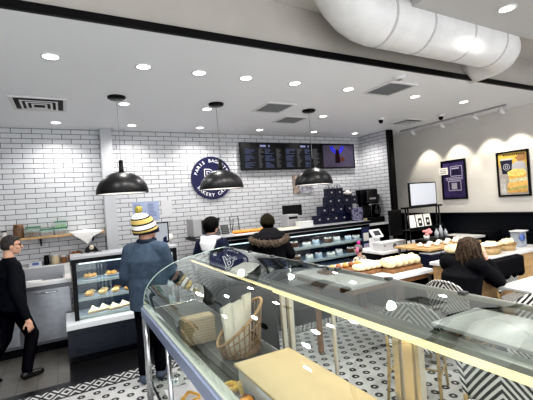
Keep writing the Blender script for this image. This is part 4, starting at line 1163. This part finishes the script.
chairs = [((2.7, 2.33), math.radians(-60), 'black and white chevron chair whose rounded back shows above the light strip'),
          ((2.32, 1.3), math.radians(-75), 'chevron woven chair seen through the case glass at the bottom right, back to the camera'),
          ((3.6, 2.5), -PI/2, 'chevron woven chair the seated woman with her head in hand sits on'),
          ((4.7, 2.42), PI, 'chevron woven chair with a black coat over its back beyond the white table'),
          ((3.25, 1.6), PI/2+.1, 'chevron woven chair on the far side of the table behind the case'),
          ((2.85, .95), PI/2-.9, 'chevron woven chair at the right frame edge behind the case')]
for i, ((x, y), rz, l) in enumerate(chairs):
    o = ch0 if i == 0 else dup(ch0, (0, 0, 0)); o.location = (x, y, 0); o.rotation_euler.z = rz; o['label'] = l; o['group'] = 'woven bistro chairs'
def table(x0, x1, y0, y1, label, m):
    cx, cy = (x0+x1)/2, (y0+y1)/2
    t = thing('cafe_table', label, 'table', (cx, cy, 0))
    MB().box(x0, x1, y0, y1, .725, .755).build('tabletop', m, t, bevel=.006)
    MB().lathe([(.035, .03), (.03, .1), (.03, .7), (.06, .725), (0, .725)], (cx, cy, 0), 18).build('pedestal', blackm, t, True)
    MB().lathe([(.2, 0), (.2, .012), (.05, .03), (0, .03)], (cx, cy, 0), 28).build('base', blackm, t, True)
marble = mat('grey_marble', (.62, .62, .61), .25, noise=.12, nscale=6)
table(2.5, 3.1, 1.25, 2.0, 'white cafe table seen through the glass of the display case', marble)
table(3.92, 5.1, 1.65, 2.28, 'pale marble cafe table in front of the seated woman', marble)
# seated woman
sh = 0.0
t, j, at, HM, b = person('seated woman in a black coat resting her cheek on her hand', (3.63, 2.49, 0), -PI/2, .97, dict(
    pel=V(0, -.03, .58), waist=V(0, -.02, .72), chest=V(0, .02, .92), neck=V(0, .06, 1.06), head=V(.02, .15, 1.185), sl=V(-.185, .05, 1.03), sr=V(.185, .05, 1.03),
    er=V(.2, .34, .82), wr=V(.15, .25, 1.05), el=V(-.22, .3, .82), wl=V(-.05, .47, .83), hl=V(-.09, 0, .54), hr=V(.09, 0, .54), kl=V(-.1, .43, .53), kr=V(.1, .43, .53), al=V(-.1, .4, .1), ar=V(.1, .38, .1),
    nr=V(-1, -.2, .1), hrd=V(-.1, -.15, 1)), yaw=.35, tilt=-.2, top=mat('coat_black', (.006, .006, .008), .9), legs=blackcloth, shoe=mat('boot_black', (.01, .01, .01), .5), seated=True, puff=1.12, curl=.8)
hm = mat('hair_brown', (.05, .034, .023), .7, noise=.9, nscale=60)
shell_hair(t, at, HM, .97, hm, vol=1.3, length=.13)
mb = MB(); r = random.Random(31)
for q in range(70):
    a = r.uniform(PI*.95, PI*2.05); rr = r.uniform(.075, .1); z0 = r.uniform(-.02, .1)
    p0 = at(rr*math.cos(a), rr*1.1*math.sin(a)-.01, z0); p1 = at(rr*1.25*math.cos(a), rr*1.3*math.sin(a)-.01, z0-.1); p2 = at(rr*1.3*math.cos(a+.2), rr*1.3*math.sin(a+.2)-.015, z0-.2-r.uniform(0, .05))
    mb.tube([p0, p1, p2], [.014, .018, .005], 6)
mb.build('hair_locks', hm, t, True, world=False)
# black coat on the far chair
t = thing('draped_coat', 'black coat draped over the back of the chair beyond the marble table', 'coat', (4.7, 2.64, .5))
mb = MB(); mb.box(4.34, 5.06, 2.58, 2.72, .7, .9)
for x in (4.38, 4.54, 4.7, 4.86, 5.02): mb.cap(V(x, 2.65, .86), .06, V(x+.01, 2.64, .7), .065)
link('coat_body', solid(mb, 'coat', .014, 5), blackcloth, t, True)
t = thing('drink_cup', 'clear cup of pink drink on the marble table at the right edge', 'cup', (4.85, 2.2, .755))
MB().lathe([(.03, 0), (.042, .13), (.039, .13), (.028, .005), (0, .005)], (4.85, 2.2, .755), 20).build('cup', clear_plastic, t, True)
MB().lathe([(.028, .006), (.037, .1), (0, .1)], (4.85, 2.2, .755), 20).build('drink', mat('pink_drink', (.75, .35, .25), .3), t, True)
MB().lathe([(.044, .13), (.04, .15), (0, .155)], (4.85, 2.2, .755), 20).build('lid', white, t, True)

# ------------------------------------------------------------------ order counter, rack and display tables on the right
OC = thing('order_counter', 'white topped black counter running to the plaster wall', 'counter', (5.5, 4.5, 0))
MB().box(4.3, 6.86, 4.24, 4.76, .08, .86).build('cabinet', mat('counter_black', (.008, .008, .01), .45), OC)
MB().box(4.34, 6.84, 4.3, 4.72, 0, .08).build('toe_kick', black, OC)
MB().box(4.24, 6.88, 4.16, 4.8, .86, .9).build('worktop', whitetop, OC, bevel=.004)
t = thing('card_terminal', 'white payment terminal with a dark screen on the order counter', 'terminal', (4.5, 4.62, .9))
M = Euler((-.6, 0, .1)).to_matrix()
MB().box(4.42, 4.56, 4.52, 4.64, .9, 1.08).build('stand', whiteplastic, t, bevel=.01)
MB().rbox((4.5, 4.54, 1.15), (.25, .03, .16), M).build('screen_housing', whiteplastic, t, bevel=.008)
MB().rbox(V(4.5, 4.54, 1.15)+M@V(0, -.016, 0), (.15, .002, .09), M).build('screen', mat('terminal_dark', (.06, .065, .07), .2), t)
t = thing('cake_box', 'white cake box with a round emblem on the order counter', 'box', (4.58, 4.3, .9))
MB().box(4.3, 4.84, 4.24, 4.44, .9, 1.02).build('box_body', mat('boxw', (.6, .6, .6), .55), t, bevel=.004)
MB().box(4.295, 4.845, 4.235, 4.445, 1.02, 1.03).build('box_lid', white, t)
MB().tube([(4.58, 4.2375, .96), (4.58, 4.2405, .96)], .04, 20).build('emblem', mat('emblem_grey', (.12, .12, .15), .5), t)
for x in (4.35, 4.78): MB().box(x, x+.03, 4.238, 4.241, .97, .99).build('printed_mark', mat('emblem_grey', (.12, .12, .15), .5), t)
t = thing('pos_display', 'black upright register display at the end of the brick return', 'monitor', (5.06, 4.66, .9))
MB().box(4.93, 5.22, 4.62, 4.67, 1.06, 1.5).build('housing', black, t, bevel=.012)
MB().box(5.03, 5.11, 4.63, 4.66, .91, 1.07).box(4.98, 5.16, 4.58, 4.74, .9, .915).build('stand', black, t)
# ladder rack with the white board
RY = 4.0
t = thing('display_rack', 'black metal ladder rack with two shelves in front of the order counter', 'rack', (5.0, RY, 0))
for x in (4.63, 5.36):
    for q in (-1, 1): MB().tube([(x, RY+.02*q, 1.56), (x, RY+.09*q, 0)], .011, 8).build('leg', blackm, t, True)
MB().box(4.56, 5.42, RY-.05, RY+.05, 1.54, 1.565).build('top_bar', blackm, t)
MB().box(4.58, 5.38, RY-.09, RY+.09, 1.19, 1.21).box(4.58, 5.38, RY-.095, RY-.09, 1.19, 1.25).build('shelf', blackm, t)
t = thing('white_board', 'blank white board with a black frame standing on the ladder rack', 'board', (5.03, RY, 1.565))
MB().box(4.71, 5.34, RY-.015, RY+.015, 1.565, 1.94).build('frame', black, t)
MB().box(4.727, 5.323, RY-.0165, RY-.014, 1.583, 1.923).build('panel', mat('board_white', (.6, .63, .68), .3), t)
for i, x in enumerate((4.64, 4.82, 5.0)):
    t = thing('menu_card', ('plain white card on the rack shelf, leftmost', 'white card with a black cup picture on the rack shelf, middle', 'white card with a black cup picture on the rack shelf, rightmost')[i], 'card', (x+.07, RY, 1.21), 'cards on the rack shelf')
    M = Euler((-.15, 0, 0)).to_matrix(); c = V(x+.07, RY-.02, 1.325)
    MB().rbox(c, (.155, .006, .225), M).build('card', paper, t)
    if i: MB().rbox(c+M@V(0, -.0035, -.01), (.08, .002, .12), M).build('cup_picture', black, t); MB().rbox(c+M@V(0, -.005, -.005), (.04, .001, .04), M).build('pale_mark', paper, t)
# two level wooden table with bins
t = thing('wooden_display_table', 'wooden display table with a shelf of bins in front of the order counter', 'table', (4.75, 3.5, 0))
MB().box(4.2, 5.35, 3.3, 3.9, .99, 1.02).build('tabletop', wood, t, bevel=.003)
MB().box(4.1, 5.3, 3.2, 3.85, .72, .745).build('lower_shelf', wood, t, bevel=.003)
for x in (4.12, 5.26):
    for y in (3.33, 3.82): MB().box(x+.1 if x < 5 else x, x+.13 if x < 5 else x+.03, y, y+.03, 0, .99).build('leg', steel, t)
for i, x in enumerate((4.2, 4.43)):
    t = thing('navy_bin', 'dark navy bin with clear lid on the wooden table shelf, %s of the two' % ('left', 'right')[i], 'bin', (x+.09, 3.36, .745), 'navy bins')
    MB().add(*(lambda a, b, y0, y1, z0, z1: ([(a+.01, y0+.01, z0), (b-.01, y0+.01, z0), (b-.01, y1-.01, z0), (a+.01, y1-.01, z0), (a, y0, z1), (b, y0, z1), (b, y1, z1), (a, y1, z1)],
        [(3, 2, 1, 0), (0, 1, 5, 4), (1, 2, 6, 5), (2, 3, 7, 6), (3, 0, 4, 7), (4, 5, 6, 7)]))(x, x+.19, 3.28, 3.46, .745, .95)).build('bin_body', mat('bin_navy', (.01, .013, .035), .35), t, bevel=.006)
    MB().box(x-.005, x+.195, 3.275, 3.465, .95, .965).build('lid', mat('lid_grey', (.4, .42, .45), .25), t, bevel=.004)
t = thing('white_canister', 'white canister beside the navy bins', 'canister', (4.72, 3.36, .745))
MB().lathe([(.05, 0), (.05, .19), (.045, .195), (0, .195)], (4.72, 3.36, .745), 20).build('body', white, t, True)
MB().lathe([(.052, .195), (.052, .215), (0, .22)], (4.72, 3.36, .745), 20).build('lid', whiteplastic, t, True)
# tray of white rolls and drinks on the table top
for k in range(10):
    single(lump(.05, .04, .03, 60+k), 'white_roll', mat('roll_white', (.75, .7, .62), .7, noise=.15, nscale=30), 'small white roll on the wooden table top, %s row, %s from the left' % (('front', 'back')[k % 2], ordn[k//2]), 'bread roll', (4.32+.2*(k//2), 3.42+.12*(k % 2), 1.02), 'white rolls on the wooden table', True)
t = thing('black_tray', 'black tray with a pink flower pot on the wooden display table', 'tray', (4.85, 3.74, 1.02))
MB().box(4.6, 5.25, 3.62, 3.86, 1.02, 1.075).build('tray', black, t, bevel=.006)
t = thing('flower_pot', 'small pot of pink flowers on the black tray', 'plant', (4.72, 3.74, 1.075))
MB().lathe([(.035, 0), (.045, .06), (0, .06)], (4.72, 3.74, 1.075), 16).build('pot', white, t, True)
mb = MB(); r = random.Random(9)
for k in range(14): mb.ell((4.72+r.uniform(-.05, .05), 3.74+r.uniform(-.05, .05), 1.075+r.uniform(.07, .15)), (.024, .024, .02), 8, 6)
mb.build('blossoms', mat('blossom_pink', (.75, .33, .33), .7), t, True)
for i, (x, h, l) in enumerate(((4.95, .14, 'short clear bottle on the black tray'), (5.05, .19, 'tall clear bottle on the black tray'), (5.16, .12, 'grey tumbler at the end of the black tray'))):
    t = thing('clear_bottle', l, 'bottle', (x, 3.74, 1.075))
    MB().lathe([(.03, 0), (.03, h*.65), (.013, h*.8), (.013, h), (0, h)], (x, 3.74, 1.075), 16).build('body', mat('bottle_grey', (.4, .43, .45), .15), t, True)
    MB().lathe([(.016, h), (.016, h+.015), (0, h+.016)], (x, 3.74, 1.075), 12).build('cap', black, t, True)
# near bread table
def wood_table(x0, x1, y0, y1, label, legs):
    t = thing('bread_table', label, 'table', ((x0+x1)/2, (y0+y1)/2, 0))
    MB().box(x0, x1, y0, y1, .86, .9).build('tabletop', whitetop, t, bevel=.004)
    if legs is None:
        MB().box(x0+.03, x1-.03, y0+.03, y0+.05, .1, .86).box(x0+.03, x1-.03, y1-.05, y1-.03, .1, .86).box(x0+.03, x0+.05, y0+.05, y1-.05, .1, .86).box(x1-.05, x1-.03, y0+.05, y1-.05, .1, .86).build('wooden_apron', wood, t)
        for x in (x0+.04, x1-.08):
            for y in (y0+.04, y1-.08): MB().box(x, x+.04, y, y+.04, 0, .1).build('foot', black, t)
    else:
        MB().box(x0+.04, x1-.04, y0+.04, y1-.04, .8, .86).build('wooden_apron', woodd, t)
        for x, y in legs: MB().box(x-.025, x+.025, y-.025, y+.025, 0, .8).build('leg', woodd, t, bevel=.004)
wood_table(2.45, 3.68, 2.86, 3.95, 'white topped wooden table of loaves behind the curved case', ((2.52, 3.55), (3.58, 3.3)))
wood_table(4.0, 6.02, 2.76, 3.16, 'white topped wooden table holding the baskets near the plaster wall', None)
def loaf_tray(x0, x1, y0, y1, n, label, lab2, m, seed, z=.9, hh=.05, boardm=None):
    t = thing('bread_board', label, 'board', ((x0+x1)/2, (y0+y1)/2, z))
    MB().box(x0, x1, y0, y1, z, z+.04).build('board', boardm or woodd, t, bevel=.004)
    w = (x1-x0)/n
    for k in range(n):
        o = single(lump(w*.56, (y1-y0)*.5, hh, seed+k, .1), 'bread_loaf', m, lab2.split(',')[0]+', %s from the left' % ordn[k], 'bread', (x0+w*(k+.5), (y0+y1)/2, z+.04), lab2.split(',')[0], True)
loaf_tray(3.16, 3.66, 2.98, 3.2, 5, 'brown board of pale loaves nearest the white table corner', 'pale loaf on the brown board at the table corner, one of a row of five', creambread, 100, hh=.062)
loaf_tray(2.86, 3.34, 3.14, 3.34, 6, 'board of flat pale breads behind the glass ridge', 'flat pale bread on the middle board, one of a row of six', creambread, 110, hh=.036)
t = thing('bread_board', 'board of golden croissants at the left end of the bread table', 'board', (2.95, 3.56, .9))
MB().box(2.62, 3.24, 3.46, 3.66, .9, .925).build('board', woodd, t, bevel=.004)
for k in range(6):
    single(croissant(.06, .034), 'croissant', crust if k % 2 else darkcrust, 'brown croissant on the left board behind the glass ridge, %s from the left' % ordn[k], 'croissant', (2.68+.1*k, 3.57, .925), 'croissants on the left board', True, rz=.4+.3*k)
# bread on black stand and baskets
t = thing('bread_stand', 'black wire stand on the basket table left of the seated woman', 'stand', (4.3, 2.95, .9))
MB().box(4.12, 4.5, 2.84, 3.08, .98, 1.0).build('plate', black, t, bevel=.003)
mb = MB()
for x in (4.14, 4.48):
    for y in (2.86, 3.06): mb.box(x-.008, x+.008, y-.008, y+.008, .9, .98)
mb.build('legs', black, t)
for k in range(4):
    single(lump(.06, .1, .055, 130+k, .1), 'bread_loaf', creambread, 'pale loaf on the black stand beside the seated woman, %s from the left' % ordn[k], 'bread', (4.17+k*.09, 2.96, 1.0), 'loaves on the black stand', True)
def basket(x, y, rx, ry, h, label):
    t = thing('bread_basket', label, 'basket', (x, y, .9), 'wicker baskets')
    mb = MB(); n = 24
    for (f0, z0, f1, z1) in ((.85, 0, 1., h),):
        ring = lambda f, z: [(x+rx*f*math.cos(2*PI*a/n), y+ry*f*math.sin(2*PI*a/n), .9+z) for a in range(n)]
        mb.rings([ring(.84, 0), ring(.92, h*.5), ring(1, h), ring(.94, h), ring(.86, h*.5), ring(.8, .01)])
    mb.build('basket_body', mat('wicker_light', (.5, .36, .19), .75, noise=.4, nscale=70, bump=.5), t, True)
    MB().tube([(x+rx*math.cos(2*PI*a/n), y+ry*math.sin(2*PI*a/n), .9+h) for a in range(n)], .01, 7, True).build('rim', wicker, t, True)
basket(4.95, 2.95, .19, .13, .11, 'larger wicker basket of paper wrapped bread on the white table')
basket(5.36, 2.95, .13, .11, .09, 'smaller wicker basket to the right of the larger one')
r = random.Random(4)
for k in range(6):
    mb = MB().tube([(-.1, 0, 0), (-.05, 0, .01), (.1, 0, 0)], [.02, .034, .026], 10)
    o = single(mb, 'wrapped_bread', creambread if k % 2 else paper, 'paper wrapped bread roll lying in the larger wicker basket, one of six', 'bread', (4.87+.035*k, 2.9+.05*(k % 3), 1.01+.012*(k % 2)), 'wrapped breads in the basket', True, rz=r.uniform(-.6, .6))
for k in range(3): single(lump(.05, .06, .045, 150+k), 'bread_roll', creambread, 'bread roll in the smaller wicker basket, %s from the left' % ordn[k], 'bread', (5.29+.07*k, 2.95, .965), 'rolls in the small basket', True)
t = thing('sanitizer_dispenser', 'grey dispenser with a round blue front on the white table', 'dispenser', (5.72, 2.98, .9))
MB().box(5.66, 5.82, 2.92, 3.06, .9, 1.12).build('housing', mat('disp_grey', (.35, .38, .42), .25), t, bevel=.012)
MB().tube([(5.69, 2.93, 1.04), (5.69, 2.9, 1.04)], .05, 18).build('round_front', mat('disp_blue', (.1, .16, .42), .35), t, True)
MB().box(5.64, 5.84, 2.9, 3.06, 1.12, 1.135).build('cap', whiteplastic, t)

# ------------------------------------------------------------------ the curved glass bakery case in front
NY, FY = .28, 3.56
BC = thing('curved_glass_case', 'long curved glass bakery case in the foreground with a warm light strip', 'display case', (.95, 2.0, 0))
prof = [(.585, .93), (.588, .99), (.605, 1.06), (.645, 1.125), (.71, 1.19), (.79, 1.24), (.88, 1.28), (.97, 1.305), (1.06, 1.32), (1.15, 1.335), (1.24, 1.35), (1.33, 1.362), (1.42, 1.37)]
def gsheet(pr, y0, y1, name, m, ny=10):
    vs = []; n = len(pr); r = random.Random(1)
    for i in range(ny+1):
        y = y0+(y1-y0)*i/ny
        for (x, z) in pr: vs.append((x, y, z))
    fs = [(i*n+a, i*n+a+1, (i+1)*n+a+1, (i+1)*n+a) for i in range(ny) for a in range(n-1)]
    return MB().add(vs, fs).build(name, m, BC, True)
# smoother profile by subdivision (Catmull-Rom)
def cr(ps, k=4):
    o = []
    for i in range(len(ps)-1):
        p0, p1, p2, p3 = ps[max(i-1, 0)], ps[i], ps[i+1], ps[min(i+2, len(ps)-1)]
        for q in range(k):
            t = q/k
            o.append(tuple(.5*((2*p1[c])+(-p0[c]+p2[c])*t+(2*p0[c]-5*p1[c]+4*p2[c]-p3[c])*t*t+(-p0[c]+3*p1[c]-3*p2[c]+p3[c])*t**3) for c in (0, 1)))
    return o+[ps[-1]]
pf = cr(prof)
kq = [i for i, q in enumerate(pf) if q[0] >= 1.06][0]
for y0, y1 in ((NY, 1.93), (1.935, FY)):
    gsheet(pf[:kq+1], y0, y1, 'curved_glass', glass_big)
    gsheet(pf[kq:], y0, y1, 'top_glass', glass_top)
MB().poly([(x, FY, z) for x, z in pf]+[(1.42, FY, .9), (.585, FY, .9)]).build('end_glass', glass('end_glass', (.8, .86, .83), .06, .8), BC)
# glass edges
MB().tube([(x, FY, z) for x, z in pf], .004, 6).build('glass_edge', mat('glass_edge', (.42, .52, .48), .15), BC, True)
MB().box(1.405, 1.435, NY, FY, 1.352, 1.367).build('ridge_strip', mat('ridge_metal', (.6, .59, .56), .3, .6), BC)
for k in range(8): y = .55+k*.4; MB().box(1.4, 1.43, y, y+.03, 1.366, 1.376).build('glass_clip', mat('clip_dark', (.05, .05, .05), .4), BC)
# light strip (two lengths) with its channel
for y0, y1, h in ((1.94, FY-.02, .018), (NY+.02, 1.925, .026)):
    MB().box(1.045, 1.065, y0, y1, 1.292-h, 1.292+h*.2).build('light_strip', led_mat, BC)
    MB().box(1.04, 1.1, y0, y1, 1.297, 1.316).build('light_channel', mat('channel_steel', (.4, .4, .38), .3, .9), BC)
for y0, y1 in ((.35, 1.9), (1.95, 3.5)):
    l = lamp('AREA', 'strip_lamp', (1.055, (y0+y1)/2, 1.262), 1.5, (1, .84, .55), 1.); l.data.shape = 'RECTANGLE'; l.data.size = .02; l.data.size_y = y1-y0
# posts carrying the strip
warm = mat('warm_steel', (.62, .56, .46), .28, .85)  # steel and post tints carry the strip's yellowish reflection
def post(y, w, d, z0=.9, x=1.075, m=warm):
    MB().box(x, x+d, y-w/2, y+w/2, z0, 1.3).build('post', m, BC, bevel=.004)
post(1.89, .022, .03); post(1.81, .03, .03); post(1.41, .012, .02)
post(1.03, .03, .03); post(.975, .045, .035, m=mat('warm_post', (.7, .58, .42), .35, .6)); post(.93, .02, .03)
MB().box(1.085, 1.095, 1.97, 3.5, .9, 1.285).build('smoked_back_panel', mat('smoked_panel', (.012, .013, .013), .5, spec=.12), BC)
MB().box(1.08, 1.1, 2.7, 2.73, .9, 1.285).box(1.08, 1.1, 3.48, 3.52, .9, 1.29).build('panel_frame', mat('panel_frame_dark', (.05, .05, .05), .35), BC)
# deck, rail, frame, legs
MB().box(.6, 1.1, NY, FY-.01, .84, .88).build('deck', mat('deck_dark', (.07, .07, .068), .4), BC)
MB().box(.556, .6, NY, FY+.01, .83, .915).build('front_rail', mat('rail_bluish', (.27, .32, .45), .38, .35), BC, bevel=.005)
MB().box(.572, .632, NY, FY, .915, .932).build('rail_top_strip', mat('rail_green', (.5, .54, .5), .3, .3), BC, bevel=.003)
MB().box(.56, 1.44, FY-.03, FY+.005, .83, .9).build('end_rail', chrome, BC, bevel=.004)
for y in (3.545, 3.47, 2.66, 1.75, .8):
    MB().tube([(.578, y, 0), (.578, y, .84)], .021 if y > 3 else .018, 14).build('front_leg', chrome, BC, True)
for y in (3.5, 2.3, .6):
    MB().tube([(1.4, y, 0), (1.4, y, 1.352)], .016, 12).build('rear_leg', chrome, BC, True)
MB().box(1.1, 1.42, FY-.02, FY, .84, .88).box(1.385, 1.415, NY, FY-.03, .26, .28).box(.57, .59, NY, FY-.03, .255, .275).build('lower_frame', chrome, BC)
MB().box(.59, 1.385, NY, FY-.04, .262, .272).build('lower_shelf', glass_case, BC)

# things inside the case
DK = .88
t = thing('cutting_board', 'large cream rectangular board raised inside the curved case', 'board', (.87, 1.35, DK))
MB().box(.7, 1.03, .6, 1.75, .985, 1.0).build('board', cream, t, bevel=.004)
MB().box(.715, .735, .62, 1.73, DK, .985).box(1.0, 1.02, .62, 1.73, DK, .985).build('riser', mat('riser_white', (.66, .68, .74), .3), t)
MB().box(.7, .712, .62, 1.5, .965, .984).build('white_rim', mat('rim_white', (.7, .74, .84), .3), t)
# tall wicker basket
cx, cy, rx, ry = .9, 2.1, .15, .1
t = thing('wicker_basket', 'open weave wicker basket with one high side inside the curved case', 'basket', (cx, cy, DK))
def rimz(a): return .96+.235*max(0, (1+math.cos(a))/2)**.9
def bp(a, f): # point on the basket wall
    z = DK+.004+(rimz(a)-DK-.004)*f; k = .78+.22*f
    return (cx+rx*k*math.cos(a), cy+ry*k*math.sin(a), z)
N = 26
mb = MB()
for i in range(N): mb.tube([bp(2*PI*i/N, f/5) for f in range(6)], .0048, 6)
mb.build('stakes', wicker, t, True)
for f in (.34, .67): MB().tube([bp(2*PI*i/N, f) for i in range(N)], .0045, 6, True).build('weave_ring', wicker, t, True)
MB().tube([bp(2*PI*i/40, 1) for i in range(40)], .0095, 8, True).build('rim', mat('wicker_rim', (.4, .25, .12), .65, noise=.3, nscale=60, bump=.4), t, True)
mb = MB(); mb.rings([[bp(2*PI*i/N, f) for i in range(N)] for f in (0, .06, .12, .18)], False)
mb.poly([bp(2*PI*i/N, 0) for i in range(N)]); mb.build('woven_base', wicker, t, True)
for i, (x, y, w, h, a) in enumerate(((.845, 2.1, .075, .31, -.1), (.895, 2.08, .07, .325, -.06), (.94, 2.11, .05, .35, .06))):
    t = thing('paper_bag', 'tall white paper bread bag standing in the wicker basket, %s of the three' % ('left', 'middle', 'right')[i], 'bag', (x, y, DK+.012), 'paper bags in the basket')
    M = Euler((0, a, .2)).to_matrix(); n = V(x, y, DK+.014)
    q = [V(-w/2, -.012, 0), V(w/2, -.012, 0), V(w/2, .012, 0), V(-w/2, .012, 0)]
    u = [V(-w*.55, -.018, h*.96), V(w*.5, -.02, h), V(w*.52, .016, h*.985), V(-w*.54, .014, h*.95)]
    MB().add([tuple(n+M@p) for p in q+u], [(3, 2, 1, 0), (0, 1, 5, 4), (1, 2, 6, 5), (2, 3, 7, 6), (3, 0, 4, 7)]).build('bag_body', mat('bag_white', (.8, .76, .68), .75, noise=.05, nscale=30), t, bevel=.002)
# slatted tan crate
t = thing('slatted_crate', 'tan ribbed box standing on the dark deck inside the curved case', 'box', (.74, 2.44, DK))
MB().box(.64, .85, 2.42, 2.52, DK, 1.06).build('box_body', mat('tan_card', (.42, .33, .22), .7), t, bevel=.004)
mb = MB()
for k in range(9): mb.box(.638, .852, 2.414, 2.42, DK+.012+k*.019, DK+.021+k*.019)
mb.build('ribs', mat('tan_rib', (.52, .42, .29), .7), t)
# small pastries by the front rail
t = thing('doughnut', 'dark centred yellow ring doughnut under the edge of the cream board', 'doughnut', (.67, 1.73, DK))
MB().tube([(.67+.032*math.cos(a*PI/10), 1.73+.032*math.sin(a*PI/10), DK+.016) for a in range(20)], .0165, 10, True).build('ring', mat('yellow_dough', (.75, .5, .12), .5, noise=.3, nscale=40), t, True)
MB().lathe([(.018, .004), (.014, .018), (0, .02)], (.67, 1.73, DK), 16).build('dark_filling', darkcrust, t, True)
t = thing('price_tag', 'pale yellow price tag standing by the cream board', 'tag', (.675, 1.62, DK))
M = Euler((-.3, 0, .6)).to_matrix()
MB().rbox((.675, 1.62, DK+.05), (.03, .002, .075), M).build('tag_card', mat('tag_yellow', (.85, .65, .3), .6), t)
MB().box(.665, .69, 1.61, 1.64, DK, DK+.016).build('tag_foot', greyp, t)
single(lump(.04, .05, .028, 170, .1), 'orange_bun', mat('orange_bun', (.85, .36, .05), .45, noise=.2, nscale=40), 'bright orange bun beside the yellow price tag in the curved case', 'bun', (.66, 1.52, DK), None, True)
single(lump(.03, .03, .02, 171, .2), 'chocolate_bun', darkcrust, 'small dark bun between the price tag and the orange bun', 'bun', (.68, 1.57, DK), None, True)
# tray with a pretzel on the lower shelf
t = thing('paper_sheet', 'crumpled white wrapping paper on the low glass shelf of the curved case', 'paper', (.75, 2.95, .272))
mb = MB(); r = random.Random(6); n = 12; vs = []
for i in range(n+1):
    for k in range(n+1): vs.append((.64+.3*i/n, 2.7+.5*k/n, .275+r.uniform(0, .022)*(1 if 0 < i < n and 0 < k < n else .4)))
mb.add(vs, [(i*(n+1)+k, i*(n+1)+k+1, (i+1)*(n+1)+k+1, (i+1)*(n+1)+k) for i in range(n) for k in range(n)]).build('sheet', mat('wrap_white', (.74, .74, .76), .6), t, True)
pz = []
for i in range(25):
    a = 2*PI*i/24; pz.append((.78+.05*math.sin(a)*(1-.35*math.cos(2*a)), 2.9+.075*math.cos(a)*(1+.2*math.cos(3*a)), .308+.006*math.sin(3*a)))
single(MB().tube(pz[:-1], .011, 8, True), 'pretzel', mat('pretzel_gold', (.7, .42, .1), .45, noise=.3, nscale=40), 'golden twisted pretzel on white paper under the curved case', 'pretzel', (0, 0, 0), None, True)

# ------------------------------------------------------------------ surroundings and view
W = bpy.data.worlds.new('world'); S.world = W; W.use_nodes = True
W.node_tree.nodes['Background'].inputs[0].default_value = (.92, .95, 1., 1); W.node_tree.nodes['Background'].inputs[1].default_value = 2.6
S.view_settings.view_transform = 'Standard'
S.view_settings.look = 'None'
S.view_settings.exposure = .08
S.view_settings.gamma = .86
S.view_settings.use_curve_mapping = True
S.view_settings.curve_mapping.black_level = (.007, .007, .007)
S.cycles.max_bounces = 8; S.cycles.transparent_max_bounces = 24
S.cycles.sample_clamp_indirect = 4.; S.cycles.use_denoising = True
